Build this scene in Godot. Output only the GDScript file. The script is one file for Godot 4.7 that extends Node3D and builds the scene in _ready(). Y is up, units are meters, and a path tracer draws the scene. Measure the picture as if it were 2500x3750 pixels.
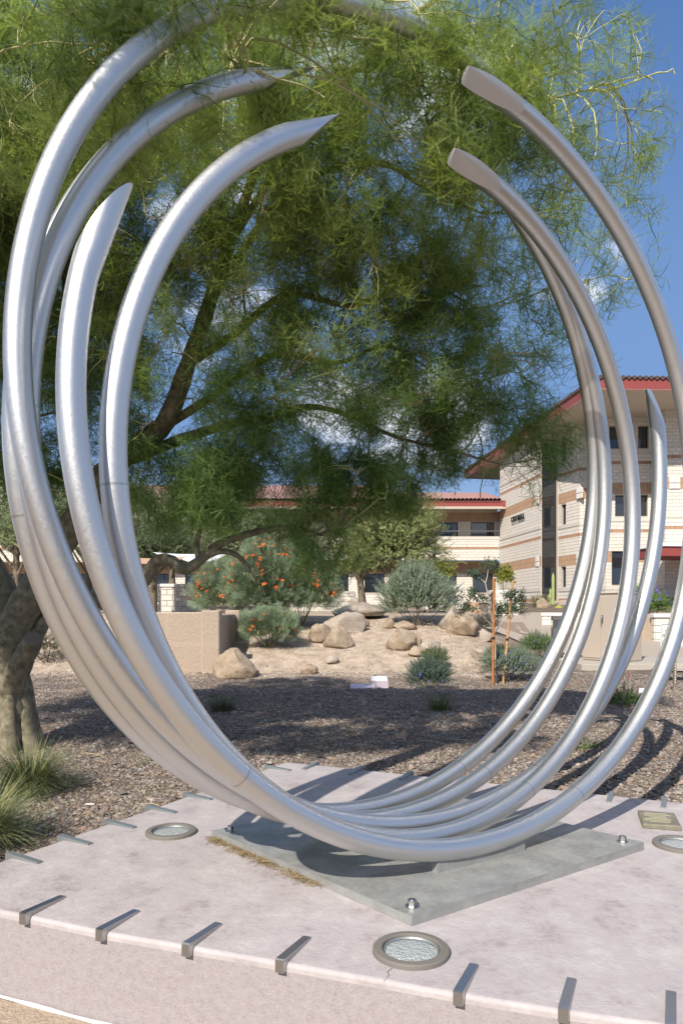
extends Node3D

var counts := {}
var rng := RandomNumberGenerator.new()
var M := {}
var hill := FastNoiseLite.new()


# ---------- mesh building ----------
class MB:
	var v := PackedVector3Array()
	var n := PackedVector3Array()
	var t := PackedVector2Array()
	var c := PackedColorArray()
	var ix := PackedInt32Array()
	var col := Color.WHITE

	func vert(p: Vector3, nn: Vector3, uv := Vector2.ZERO) -> int:
		v.append(p); n.append(nn); t.append(uv); c.append(col)
		return v.size() - 1

	func face(i: int, j: int, k: int):
		ix.append(i); ix.append(k); ix.append(j)

	func tri(a: Vector3, b: Vector3, d: Vector3):
		var nn := (b - a).cross(d - a).normalized()
		var i := vert(a, nn, Vector2(0, 0)); vert(b, nn, Vector2(1, 0)); vert(d, nn, Vector2(0, 1))
		face(i, i + 1, i + 2)

	func quad(a: Vector3, b: Vector3, d: Vector3, e: Vector3):
		var nn := (d - a).cross(e - b).normalized()
		var w := a.distance_to(b)
		var h := b.distance_to(d)
		var i := vert(a, nn, Vector2(0, 0)); vert(b, nn, Vector2(w, 0)); vert(d, nn, Vector2(w, h)); vert(e, nn, Vector2(0, h))
		face(i, i + 1, i + 2); face(i, i + 2, i + 3)

	func box(center: Vector3, size: Vector3, ba := Basis.IDENTITY, ch := 0.0):
		var h := size * 0.5
		var ax := [ba.x, ba.y, ba.z]
		for a in 3:
			var b := (a + 1) % 3
			var d := (a + 2) % 3
			for s in [-1.0, 1.0]:
				var o: Vector3 = center + ax[a] * h[a] * s
				var p: Vector3 = ax[b] * (h[b] - ch)
				var q: Vector3 = ax[d] * (h[d] - ch)
				if s > 0: quad(o - p - q, o + p - q, o + p + q, o - p + q)
				else: quad(o - p - q, o - p + q, o + p + q, o + p - q)
		if ch <= 0.0: return
		for a in 3:
			var b := (a + 1) % 3
			var d := (a + 2) % 3
			for s in [-1.0, 1.0]:
				for r in [-1.0, 1.0]:
					var lo: Vector3 = ax[d] * (h[d] - ch)
					var p1: Vector3 = center + ax[a] * h[a] * s + ax[b] * (h[b] - ch) * r
					var p2: Vector3 = center + ax[a] * (h[a] - ch) * s + ax[b] * h[b] * r
					if s * r > 0: quad(p1 - lo, p2 - lo, p2 + lo, p1 + lo)
					else: quad(p2 - lo, p1 - lo, p1 + lo, p2 + lo)
		for sx in [-1.0, 1.0]:
			for sy in [-1.0, 1.0]:
				for sz in [-1.0, 1.0]:
					var a: Vector3 = center + ax[0] * h.x * sx + ax[1] * (h.y - ch) * sy + ax[2] * (h.z - ch) * sz
					var b: Vector3 = center + ax[0] * (h.x - ch) * sx + ax[1] * h.y * sy + ax[2] * (h.z - ch) * sz
					var d: Vector3 = center + ax[0] * (h.x - ch) * sx + ax[1] * (h.y - ch) * sy + ax[2] * h.z * sz
					if sx * sy * sz > 0: tri(a, b, d)
					else: tri(a, d, b)

	func tube(path: PackedVector3Array, rad: PackedFloat32Array, sides := 8, caps := false):
		var m := path.size()
		var tang := (path[1] - path[0]).normalized()
		var side := tang.cross(Vector3.UP if absf(tang.y) < 0.9 else Vector3.RIGHT).normalized()
		var len := 0.0
		var start := v.size()
		for i in m:
			var d: Vector3
			if i == 0: d = path[1] - path[0]
			elif i == m - 1: d = path[i] - path[i - 1]
			else: d = path[i + 1] - path[i - 1]
			d = d.normalized()
			side = (side - d * side.dot(d)).normalized()
			var up := d.cross(side)
			if i > 0: len += path[i].distance_to(path[i - 1])
			for k in sides + 1:
				var a := TAU * k / sides
				var nn := side * cos(a) + up * sin(a)
				vert(path[i] + nn * rad[i], nn, Vector2(len, float(k) / sides))
		for i in m - 1:
			for k in sides:
				var a := start + i * (sides + 1) + k
				var b := a + sides + 1
				face(a, a + 1, b + 1); face(a, b + 1, b)
		if caps:
			for e in 2:
				var i := 0 if e == 0 else m - 1
				var d := (path[0] - path[1]).normalized() if e == 0 else (path[m - 1] - path[m - 2]).normalized()
				var ce := vert(path[i], d)
				var f := v.size()
				for k in sides: vert(v[start + i * (sides + 1) + k], d)
				for k in sides:
					if e == 0: face(ce, f + (k + 1) % sides, f + k)
					else: face(ce, f + k, f + (k + 1) % sides)

	func lathe(prof: PackedVector2Array, center: Vector3, sides := 32, sx := 1.0, sz := 1.0):
		for j in prof.size() - 1:
			var p := prof[j]
			var q := prof[j + 1]
			var d := (q - p).normalized()
			var nn2 := Vector2(d.y, -d.x)
			var i0 := v.size()
			for k in sides + 1:
				var a := TAU * k / sides
				var nn := Vector3(cos(a) * nn2.x, nn2.y, sin(a) * nn2.x)
				vert(center + Vector3(cos(a) * p.x * sx, p.y, sin(a) * p.x * sz), nn, Vector2(a, p.y))
				vert(center + Vector3(cos(a) * q.x * sx, q.y, sin(a) * q.x * sz), nn, Vector2(a, q.y))
			for k in sides:
				var a := i0 + k * 2
				face(a, a + 1, a + 3); face(a, a + 3, a + 2)

	func prism(poly: PackedVector2Array, o: Vector3, ex: Vector3, ey: Vector3, ez: Vector3):
		# polygon in the ex/ey plane, extruded along +-ez
		var m := poly.size()
		var idx := Geometry2D.triangulate_polygon(poly)
		for i in range(0, idx.size(), 3):
			var a := poly[idx[i]]; var b := poly[idx[i + 1]]; var d := poly[idx[i + 2]]
			if (b - a).cross(d - a) < 0:
				var s := b; b = d; d = s
			var pa := o + ex * a.x + ey * a.y; var pb := o + ex * b.x + ey * b.y; var pd := o + ex * d.x + ey * d.y
			if ex.cross(ey).dot(ez) > 0:
				tri(pa + ez, pb + ez, pd + ez); tri(pa - ez, pd - ez, pb - ez)
			else:
				tri(pa - ez, pb - ez, pd - ez); tri(pa + ez, pd + ez, pb + ez)
		var area := 0.0
		for i in m: area += poly[i].cross(poly[(i + 1) % m])
		var flip := (area > 0) != (ex.cross(ey).dot(ez) > 0)
		for i in m:
			var a := poly[i]; var b := poly[(i + 1) % m]
			var pa := o + ex * a.x + ey * a.y; var pb := o + ex * b.x + ey * b.y
			if flip: quad(pb - ez, pa - ez, pa + ez, pb + ez)
			else: quad(pa - ez, pb - ez, pb + ez, pa + ez)

	func mesh() -> ArrayMesh:
		var arr := []
		arr.resize(Mesh.ARRAY_MAX)
		arr[Mesh.ARRAY_VERTEX] = v; arr[Mesh.ARRAY_NORMAL] = n; arr[Mesh.ARRAY_TEX_UV] = t
		arr[Mesh.ARRAY_COLOR] = c; arr[Mesh.ARRAY_INDEX] = ix
		var m := ArrayMesh.new()
		m.add_surface_from_arrays(Mesh.PRIMITIVE_TRIANGLES, arr)
		return m


func numbered(called: String) -> String:
	var k: int = counts.get(called, 0)
	counts[called] = k + 1
	return called if k == 0 else "%s_%03d" % [called, k]


func tag(o: Node, label: String, category: String, group := "", kind := ""):
	if label: o.set_meta("label", label)
	if category: o.set_meta("category", category)
	if group: o.set_meta("group", group)
	if kind: o.set_meta("kind", kind)
	return o


func thing(called: String, label: String, category: String, at := Vector3.ZERO, group := "") -> Node3D:
	var o := Node3D.new()
	o.name = numbered(called)
	add_child(o)
	o.position = at
	tag(o, label, category, group)
	return o


func obj(called: String, m: Mesh, material: Material, parent: Node = null) -> MeshInstance3D:
	var o := MeshInstance3D.new()
	o.mesh = m
	o.material_override = material
	if parent == null:
		o.name = numbered(called)
		add_child(o)
	else:
		o.name = called
		parent.add_child(o, true)
	return o


func put(called: String, b: MB, material: Material, parent: Node = null) -> MeshInstance3D:
	return obj(called, b.mesh(), material, parent)


func many(called: String, m: Mesh, material: Material, xf: Array, cols: Array, parent: Node = null, kind := "stuff") -> MultiMeshInstance3D:
	var mm := MultiMesh.new()
	mm.transform_format = MultiMesh.TRANSFORM_3D
	mm.use_colors = true
	mm.mesh = m
	mm.instance_count = xf.size()
	for i in xf.size():
		mm.set_instance_transform(i, xf[i])
		mm.set_instance_color(i, cols[i])
	var o := MultiMeshInstance3D.new()
	o.multimesh = mm
	o.material_override = material
	if kind: o.set_meta("kind", kind)
	if parent == null:
		o.name = numbered(called)
		add_child(o)
	else:
		o.name = called
		parent.add_child(o, true)
	return o


# ---------- materials ----------
func mat(c: Color, rough := 0.8, metal := 0.0, spec := 0.4) -> StandardMaterial3D:
	var m := StandardMaterial3D.new()
	m.albedo_color = c.linear_to_srgb()
	m.roughness = rough
	m.metallic = metal
	m.metallic_specular = spec
	return m


func leaf_mat(c: Color, back := 0.5, rough := 0.55) -> StandardMaterial3D:
	var m := mat(c, rough, 0.0, 0.3)
	m.vertex_color_use_as_albedo = true
	m.cull_mode = BaseMaterial3D.CULL_DISABLED
	m.backlight_enabled = true
	m.backlight = Color(back, back, back * 0.74)
	return m


func layers(size: int, sd: int, freqs: Array, weights: Array, stretch := Vector2.ONE) -> PackedFloat32Array:
	# several seamless noises, coarse to fine, summed to 0..1
	var out := PackedFloat32Array()
	out.resize(size * size)
	for k in freqs.size():
		var f := FastNoiseLite.new()
		f.seed = sd + k * 17
		f.noise_type = FastNoiseLite.TYPE_SIMPLEX_SMOOTH
		f.frequency = freqs[k] / size
		f.fractal_octaves = 3
		var im := f.get_seamless_image(size, size, false, false, 0.15)
		if stretch != Vector2.ONE:
			im.resize(int(size / stretch.x), int(size / stretch.y), Image.INTERPOLATE_BILINEAR)
			im.resize(size, size, Image.INTERPOLATE_CUBIC)
		im.convert(Image.FORMAT_L8)
		var d := im.get_data()
		var w: float = weights[k] / 255.0
		for i in size * size:
			out[i] += d[i] * w
	return out


func color_tex(size: int, h: PackedFloat32Array, stops: Array, cols: Array) -> ImageTexture:
	var g := Gradient.new()
	g.offsets = PackedFloat32Array(stops)
	var cc := PackedColorArray()
	for c in cols: cc.append(c)
	g.colors = cc
	var lut := []
	for i in 256: lut.append(g.sample(i / 255.0).linear_to_srgb())
	var by := PackedByteArray()
	by.resize(size * size * 3)
	for i in size * size:
		var c: Color = lut[clampi(int(h[i] * 255.0), 0, 255)]
		by[i * 3] = c.r8; by[i * 3 + 1] = c.g8; by[i * 3 + 2] = c.b8
	return ImageTexture.create_from_image(Image.create_from_data(size, size, false, Image.FORMAT_RGB8, by))


func normal_tex(size: int, h: PackedFloat32Array, strength: float) -> ImageTexture:
	var by := PackedByteArray()
	by.resize(size * size)
	for i in size * size: by[i] = clampi(int(h[i] * 255.0), 0, 255)
	var im := Image.create_from_data(size, size, false, Image.FORMAT_L8, by)
	im.bump_map_to_normal_map(strength)
	return ImageTexture.create_from_image(im)


func tri_mat(tex: Texture2D, nrm: Texture2D, scale: float, rough: float, nscale := 1.0) -> StandardMaterial3D:
	var m := StandardMaterial3D.new()
	m.albedo_texture = tex
	m.roughness = rough
	m.metallic_specular = 0.35
	m.uv1_triplanar = true
	m.uv1_world_triplanar = true
	m.uv1_scale = Vector3.ONE * scale
	if nrm:
		m.normal_enabled = true
		m.normal_texture = nrm
		m.normal_scale = nscale
	return m


func make_materials():
	var h := layers(1024, 5, [4.0, 15.0, 60.0, 200.0], [0.28, 0.3, 0.25, 0.17])
	var hs := layers(1024, 25, [6.0, 30.0], [0.6, 0.4], Vector2(1, 3))
	for i in h.size(): h[i] = clampf((h[i] * 0.55 + hs[i] * 0.45 - 0.5) * 1.9 + 0.5, 0, 1)
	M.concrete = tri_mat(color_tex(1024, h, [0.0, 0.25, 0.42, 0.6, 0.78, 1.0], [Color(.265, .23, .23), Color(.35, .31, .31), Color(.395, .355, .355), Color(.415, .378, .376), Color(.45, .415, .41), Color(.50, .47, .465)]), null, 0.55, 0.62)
	var rh := layers(512, 9, [20.0, 70.0, 170.0], [0.3, 0.4, 0.3])
	for i in rh.size(): rh[i] = clampf((rh[i] - 0.5) * 2.0 + 0.5, 0, 1)
	M.concrete.normal_enabled = true
	M.concrete.normal_texture = normal_tex(512, rh, 5.0)
	M.concrete.normal_scale = 0.10
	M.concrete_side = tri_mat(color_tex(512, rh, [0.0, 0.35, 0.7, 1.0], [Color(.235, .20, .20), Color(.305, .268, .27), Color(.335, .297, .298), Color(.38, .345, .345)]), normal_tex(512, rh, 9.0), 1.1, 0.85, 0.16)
	M.stucco = tri_mat(color_tex(512, rh, [0.0, 0.5, 1.0], [Color(.365, .281, .212), Color(.425, .340, .264), Color(.468, .383, .306)]), M.concrete_side.normal_texture, 0.7, 0.9, 0.5)
	M.walk = tri_mat(color_tex(512, rh, [0.0, 0.5, 1.0], [Color(.30, .235, .17), Color(.37, .295, .22), Color(.42, .345, .27)]), M.concrete_side.normal_texture, 0.6, 0.85, 0.2)
	M.plaza = tri_mat(color_tex(512, rh, [0.0, 0.5, 1.0], [Color(.323, .264, .212), Color(.383, .323, .264), Color(.425, .365, .306)]), null, 0.25, 0.85)
	M.plaza_dark = tri_mat(color_tex(512, rh, [0.0, 0.5, 1.0], [Color(.221, .162, .128), Color(.264, .196, .157), Color(.297, .230, .187)]), null, 0.25, 0.85)
	M.slab = tri_mat(color_tex(512, rh, [0.0, 0.5, 1.0], [Color(.315, .281, .238), Color(.391, .357, .306), Color(.442, .408, .357)]), null, 0.8, 0.85)
	M.rock = tri_mat(color_tex(512, layers(512, 31, [5.0, 18.0, 70.0], [0.5, 0.3, 0.2]), [0.2, 0.4, 0.55, 0.8], [Color(.187, .136, .093), Color(.323, .246, .170), Color(.391, .306, .221), Color(.442, .374, .289)]), M.concrete_side.normal_texture, 0.9, 0.92, 1.1)
	M.rock_pale = tri_mat(color_tex(512, layers(512, 37, [5.0, 22.0, 80.0], [0.5, 0.3, 0.2]), [0.2, 0.45, 0.8], [Color(.255, .204, .162), Color(.374, .315, .255), Color(.442, .383, .323)]), M.concrete_side.normal_texture, 0.9, 0.92, 1.0)
	# ground under the stones
	var gh := layers(1024, 51, [6.0, 90.0, 220.0], [0.25, 0.4, 0.35])
	for i in gh.size(): gh[i] = clampf((gh[i] - 0.5) * 2.6 + 0.5, 0, 1)
	M.gravel_ground = tri_mat(color_tex(1024, gh, [0.0, 0.3, 0.55, 0.8, 1.0], [Color(.194, .149, .126), Color(.371, .291, .238), Color(.506, .403, .334), Color(.625, .513, .430), Color(.789, .670, .581)]), normal_tex(1024, gh, 8.0), 0.45, 0.95, 1.0)
	M.gravel_ground.vertex_color_use_as_albedo = true
	M.pebble = mat(Color(1, 1, 1), 0.85, 0.0, 0.3)
	M.pebble.vertex_color_use_as_albedo = true
	# metals
	var br := layers(512, 61, [60.0, 160.0], [0.5, 0.5], Vector2(1, 12))
	M.aluminium = mat(Color(.65, .645, .635), 0.3, 1.0)
	var rt := PackedFloat32Array()
	rt.resize(br.size())
	for i in br.size(): rt[i] = clampf(0.60 + (br[i] - 0.5) * 0.7, 0, 1)
	M.aluminium.roughness = 0.54
	M.aluminium.roughness_texture = color_tex(512, rt, [0.0, 1.0], [Color(0, 0, 0), Color(1, 1, 1)])
	M.aluminium.roughness_texture_channel = BaseMaterial3D.TEXTURE_CHANNEL_RED
	M.aluminium.uv1_scale = Vector3(0.9, 1.0, 1)
	M.aluminium.normal_enabled = true
	M.aluminium.normal_texture = normal_tex(512, br, 0.7)
	M.aluminium.normal_scale = 0.17
	var ph := layers(512, 71, [5.0, 25.0, 110.0], [0.5, 0.3, 0.2])
	M.plate = tri_mat(color_tex(512, ph, [0.2, 0.45, 0.6, 0.8], [Color(.225, .225, .21), Color(.285, .288, .275), Color(.325, .328, .312), Color(.39, .38, .35)]), null, 1.0, 0.42)
	M.plate.metallic = 0.25
	M.steel = mat(Color(.42, .42, .43), 0.33, 1.0)
	M.steel_seam = mat(Color(.50, .49, .48), 0.4, 1.0)
	M.steel_dull = mat(Color(.30, .33, .33), 0.5, 0.7)
	M.iron = mat(Color(.19, .175, .155), 0.7, 0.25)
	M.bronze = tri_mat(color_tex(512, ph, [0.2, 0.5, 0.8], [Color(.17, .155, .115), Color(.24, .225, .165), Color(.31, .295, .225)]), null, 2.0, 0.5)
	M.bronze.metallic = 0.35
	M.bronze_light = mat(Color(.42, .39, .27), 0.5, 0.35)
	M.lens = mat(Color(.42, .45, .445), 0.22, 0.15, 0.8)
	M.lens.normal_enabled = true
	var lh := layers(256, 81, [14.0, 30.0], [0.5, 0.5])
	for i in lh.size(): lh[i] = clampf((lh[i] - 0.5) * 3.0 + 0.5, 0, 1)
	M.lens.normal_texture = normal_tex(256, lh, 3.5)
	M.lens.uv1_triplanar = true
	M.lens.uv1_world_triplanar = true
	M.lens.uv1_scale = Vector3.ONE * 3.0
	# plants
	var bh := layers(512, 91, [5.0, 25.0, 90.0], [0.45, 0.3, 0.25])
	M.bark = tri_mat(color_tex(512, bh, [0.2, 0.4, 0.6, 0.8], [Color(.041, .035, .024), Color(.155, .135, .092), Color(.257, .230, .155), Color(.405, .371, .270)]), normal_tex(512, bh, 6.0), 2.2, 0.9, 0.8)
	M.bark_mid = tri_mat(color_tex(512, bh, [0.2, 0.5, 0.8], [Color(.095, .080, .049), Color(.228, .209, .114), Color(.380, .361, .209)]), null, 3.0, 0.9)
	M.twig = mat(Color.WHITE, 0.8)
	M.twig.vertex_color_use_as_albedo = true
	M.mesquite = leaf_mat(Color.WHITE, 1.0)
	M.leaf = leaf_mat(Color.WHITE, 0.4)
	M.petal = leaf_mat(Color.WHITE, 0.4)
	M.petal_red = leaf_mat(Color(.75, .03, .02), 0.4)
	M.petal_red.vertex_color_use_as_albedo = false
	M.grass = leaf_mat(Color.WHITE, 0.45)
	M.stake = tri_mat(color_tex(512, layers(512, 97, [4.0, 40.0], [0.5, 0.5], Vector2(1, 1)), [0.2, 0.5, 0.8], [Color(.22, .085, .03), Color(.36, .15, .055), Color(.46, .22, .09)]), null, 2.5, 0.8)
	M.stake_pale = tri_mat(color_tex(512, layers(512, 98, [4.0, 40.0], [0.5, 0.5]), [0.2, 0.5, 0.8], [Color(.25, .13, .06), Color(.45, .26, .12), Color(.55, .34, .17)]), null, 2.5, 0.8)
	# buildings
	M.block = mat(Color.WHITE, 0.85, 0.0, 0.3)
	M.block.vertex_color_use_as_albedo = true
	M.mortar = mat(Color(.40, .365, .31), 0.95)
	M.cream = mat(Color(.535, .493, .425), 0.85)
	M.white_block = mat(Color(.595, .578, .544), 0.8)
	M.sill = mat(Color(.510, .484, .433), 0.8)
	M.frame = mat(Color(.045, .04, .04), 0.5, 0.3)
	M.pane = mat(Color(.018, .022, .028), 0.06, 0.0, 0.9)
	M.red_trim = mat(Color(.24, .055, .05), 0.6)
	M.tile = mat(Color(.33, .19, .165), 0.7)
	M.tile_dark = mat(Color(.09, .06, .055), 0.75)
	M.soffit = mat(Color(.442, .391, .323), 0.85)
	M.dark = mat(Color(.02, .018, .016), 0.9)
	M.gray_paint = mat(Color(.115, .11, .105), 0.55)
	M.tan_paint = mat(Color(.399, .340, .281), 0.5)
	M.lavender = mat(Color(.42, .37, .43), 0.6)
	M.lid = mat(Color(.70, .68, .72), 0.6)
	M.post = mat(Color(.36, .30, .30), 0.6)
	M.sail_tan = mat(Color(.52, .33, .20), 0.85)
	M.sail_white = mat(Color(.75, .75, .76), 0.8)
	M.sign_white = mat(Color(.72, .75, .72), 0.45)
	M.black = mat(Color(.015, .015, .015), 0.6)
	M.green = mat(Color(.02, .16, .06), 0.6)
	M.white = mat(Color(.78, .77, .74), 0.7)
	M.terracotta = mat(Color(.40, .26, .17), 0.85)
	M.cut_wood = mat(Color(.17, .145, .12), 0.9)
	M.needle = mat(Color(.25, .195, .115), 0.85)


# ---------- terrain ----------
func along(xs: Array, ys: Array, x: float) -> float:
	if x <= xs[0]: return ys[0]
	for i in xs.size() - 1:
		if x <= xs[i + 1]:
			var t: float = (x - xs[i]) / (xs[i + 1] - xs[i])
			t = lerpf(t, t * t * (3 - 2 * t), 0.6)
			return lerpf(ys[i], ys[i + 1], t)
	return ys[ys.size() - 1]


const LD := [0.0, 3.5, 4.2, 6.5, 8.5, 10.3, 11.0, 12.2, 13.2, 14.6, 16.5, 19.0, 21.0, 24.0, 30.0, 45.0, 60.0]
const LH := [-.38, -.38, -.09, -.03, .06, .14, .10, -.13, -.06, .03, .42, .86, 1.12, 1.15, 1.2, 1.6, 1.7]
const RD := [0.0, 3.5, 4.2, 8.0, 12.0, 14.0, 16.0, 18.0, 30.0, 46.0, 60.0]
const RH := [-.38, -.38, -.09, -.03, 0.0, .02, .05, .12, .8, 1.7, 1.8]


func ground(x: float, z: float) -> float:
	var d := -z
	var w := smoothstep(2.6, 5.2, x - maxf(0.0, d - 14.0) * 0.10)
	var y := lerpf(along(LD, LH, d), along(RD, RH, d), w)
	return y + hill.get_noise_2d(x, z) * 0.035 * smoothstep(6.5, 9.0, d)


func gp(x: float, d: float, lift := 0.0) -> Vector3:
	return Vector3(x, ground(x, -d) + lift, -d)


func rv(a: float, b: float) -> float: return rng.randf_range(a, b)


func rdir() -> Vector3:
	var y := rv(-1, 1)
	var a := rv(0, TAU)
	var r := sqrt(1 - y * y)
	return Vector3(r * cos(a), y, r * sin(a))


func shade(c: Color, k := 0.18) -> Color:
	var s := 1.0 + rv(-k, k)
	return Color(c.r * s * (1 + rv(-k, k) * 0.4), c.g * s, c.b * s * (1 + rv(-k, k) * 0.4))


func frame_y(dir: Vector3, spin: float) -> Basis:
	# a basis whose y axis runs along dir
	var y := dir.normalized()
	var x := y.cross(Vector3.FORWARD if absf(y.z) < 0.9 else Vector3.RIGHT).normalized()
	var z := x.cross(y)
	return Basis(x, y, z) * Basis(Vector3.UP, spin)


# ---------- sky ----------
func make_sky() -> Sky:
	var w := 1024
	var h := 512
	var f := FastNoiseLite.new()
	f.seed = 626
	f.frequency = 1.9
	f.fractal_octaves = 5
	f.fractal_gain = 0.55
	var fine := FastNoiseLite.new()
	fine.seed = 12
	fine.frequency = 0.8
	var by := PackedFloat32Array()
	by.resize(w * h * 3)
	var zen := Color(.046, .105, .255)
	var mid := Color(.112, .20, .375)
	var hor := Color(.27, .365, .50)
	for j in h:
		var el := PI * (0.5 - (j + 0.5) / h)
		var y := sin(el)
		var base: Color
		if y < 0: base = Color(.30, .27, .23)
		elif y < 0.25: base = hor.lerp(mid, smoothstep(0.0, 0.25, y))
		else: base = mid.lerp(zen, smoothstep(0.25, 0.75, y))
		for i in w:
			var c := base
			if y > 0.0:
				var a := TAU * (i + 0.5) / w
				var d := Vector3(sin(a) * cos(el), y * 2.1, -cos(a) * cos(el))
				var q := f.get_noise_3dv(d * 1.15) + fine.get_noise_3dv(d) * 0.35
				var k := smoothstep(0.06, 0.34, q) * smoothstep(0.0, 0.05, y)
				var lit := smoothstep(0.1, 0.6, q)
				c = c.lerp(Color(.72, .74, .78).lerp(Color(.58, .61, .67), lit * 0.6), k * 0.92)
			var o := (j * w + i) * 3
			by[o] = c.r; by[o + 1] = c.g; by[o + 2] = c.b
	var im := Image.create_from_data(w, h, false, Image.FORMAT_RGBF, by.to_byte_array())
	var pm := PanoramaSkyMaterial.new()
	pm.panorama = ImageTexture.create_from_image(im)
	var s := Sky.new()
	s.sky_material = pm
	return s


# ---------- setting ----------
func spaced(lo: float, hi: float, a: float, b: float, step: float) -> Array:
	var out := []
	var x := a
	while x <= b + 0.001:
		out.append(x)
		x += step
	var s := step
	x = b
	while x < hi:
		s *= 1.35
		x = minf(x + s, hi)
		out.append(x)
	s = step
	x = a
	while x > lo:
		s *= 1.35
		x = maxf(x - s, lo)
		out.push_front(x)
	return out


func setting():
	var xs := spaced(-320, 320, -9, 9, 0.3)
	var ds := spaced(-120, 450, 1.0, 24.0, 0.25)
	var b := MB.new()
	for d in ds:
		for x in xs:
			var y := ground(x, -d)
			var nx := ground(x - 0.1, -d) - ground(x + 0.1, -d)
			var nz := ground(x, -d - 0.1) - ground(x, -d + 0.1)
			var tan := smoothstep(13.4, 15.2, d + hill.get_noise_2d(x * 3, d * 3) * 1.2) * (1.0 - smoothstep(2.2, 5.0, x))
			b.col = Color(.42, .40, .375).lerp(Color(1.0, .985, .90), tan)
			b.vert(Vector3(x, y, -d), Vector3(nx, 0.2, nz).normalized(), Vector2(x, d))
	var w := xs.size()
	for j in ds.size() - 1:
		for i in w - 1:
			var a: int = j * w + i
			b.face(a, a + 1, a + w + 1); b.face(a, a + w + 1, a + w)
	tag(put("ground", b, M.gravel_ground), "gravelled desert garden ground rising to a low mound", "", "", "structure")
	# pavement in front of the plinth, with the pale joint at its edge
	var poly := PackedVector2Array([Vector2(-6, 2.5), Vector2(-6, -3.2), Vector2(-2.6, -3.46)])
	for p in FRONT: poly.append(p + Vector2(-0.006, 0.024))
	poly.append(Vector2(3.2, -1.3)); poly.append(Vector2(3.2, 2.5))
	b = MB.new()
	b.prism(poly, Vector3(0, -0.414, 0), Vector3.RIGHT, Vector3.BACK, Vector3.UP * 0.05)
	var pave := put("pavement", b, M.walk)
	tag(pave, "tan concrete pavement along the foot of the pink plinth", "", "", "structure")
	b = MB.new()
	var jp := []
	for p in FRONT: jp.append(Vector3(p.x - .004, -.362, p.y + .014))
	var jpath := smooth_path(jp, 6)
	var jr := PackedFloat32Array()
	for i in jpath.size(): jr.append(.0075 + .002 * sin(i * 1.7) + rv(-.0012, .0012))
	b.tube(jpath, jr, 8)
	put("joint_strip", b, M.white, pave)
	# plaza behind the garden
	tag(put("plaza", ribbon([Vector2(3.3, -19.4), Vector2(5.9, -18.9), Vector2(6.5, -14.7), Vector2(19, -14.2)], [Vector2(4.4, -36), Vector2(8, -36), Vector2(13, -36), Vector2(26, -36)], 24, 24, 0.03), M.plaza), "pale concrete plaza in front of the building", "", "", "structure")
	tag(put("path", ribbon([Vector2(3.8, -23.6), Vector2(6.1, -23.6)], [Vector2(4.6, -29), Vector2(7.1, -29)], 8, 8, 0.036), M.plaza_dark), "darker brown paving band across the plaza", "", "", "structure")
	b = MB.new()
	b.box(Vector3(-13, .78, -26), Vector3(16, .1, 1.6))
	tag(put("path", b, M.plaza), "pale path behind the tree trunk", "", "", "structure")


func ribbon(a: Array, c: Array, nu: int, nv: int, lift: float) -> MB:
	var b := MB.new()
	for j in nv + 1:
		for i in nu + 1:
			var s := float(i) / nu
			var pa := poly_at(a, s)
			var pc := poly_at(c, s)
			var p := pa.lerp(pc, float(j) / nv)
			b.vert(Vector3(p.x, ground(p.x, p.y) + lift, p.y), Vector3.UP, p)
	for j in nv:
		for i in nu:
			var k := j * (nu + 1) + i
			b.face(k, k + 1, k + nu + 2); b.face(k, k + nu + 2, k + nu + 1)
	return b


func poly_at(a: Array, s: float) -> Vector2:
	var f := s * (a.size() - 1)
	var i := mini(int(f), a.size() - 2)
	return a[i].lerp(a[i + 1], f - i)


# ---------- the city hall ----------
func minus(segs: Array, a: float, c: float) -> Array:
	var out := []
	for s in segs:
		if c <= s[0] or a >= s[1]: out.append(s)
		else:
			if a > s[0]: out.append([s[0], a])
			if c < s[1]: out.append([c, s[1]])
	return out


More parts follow.
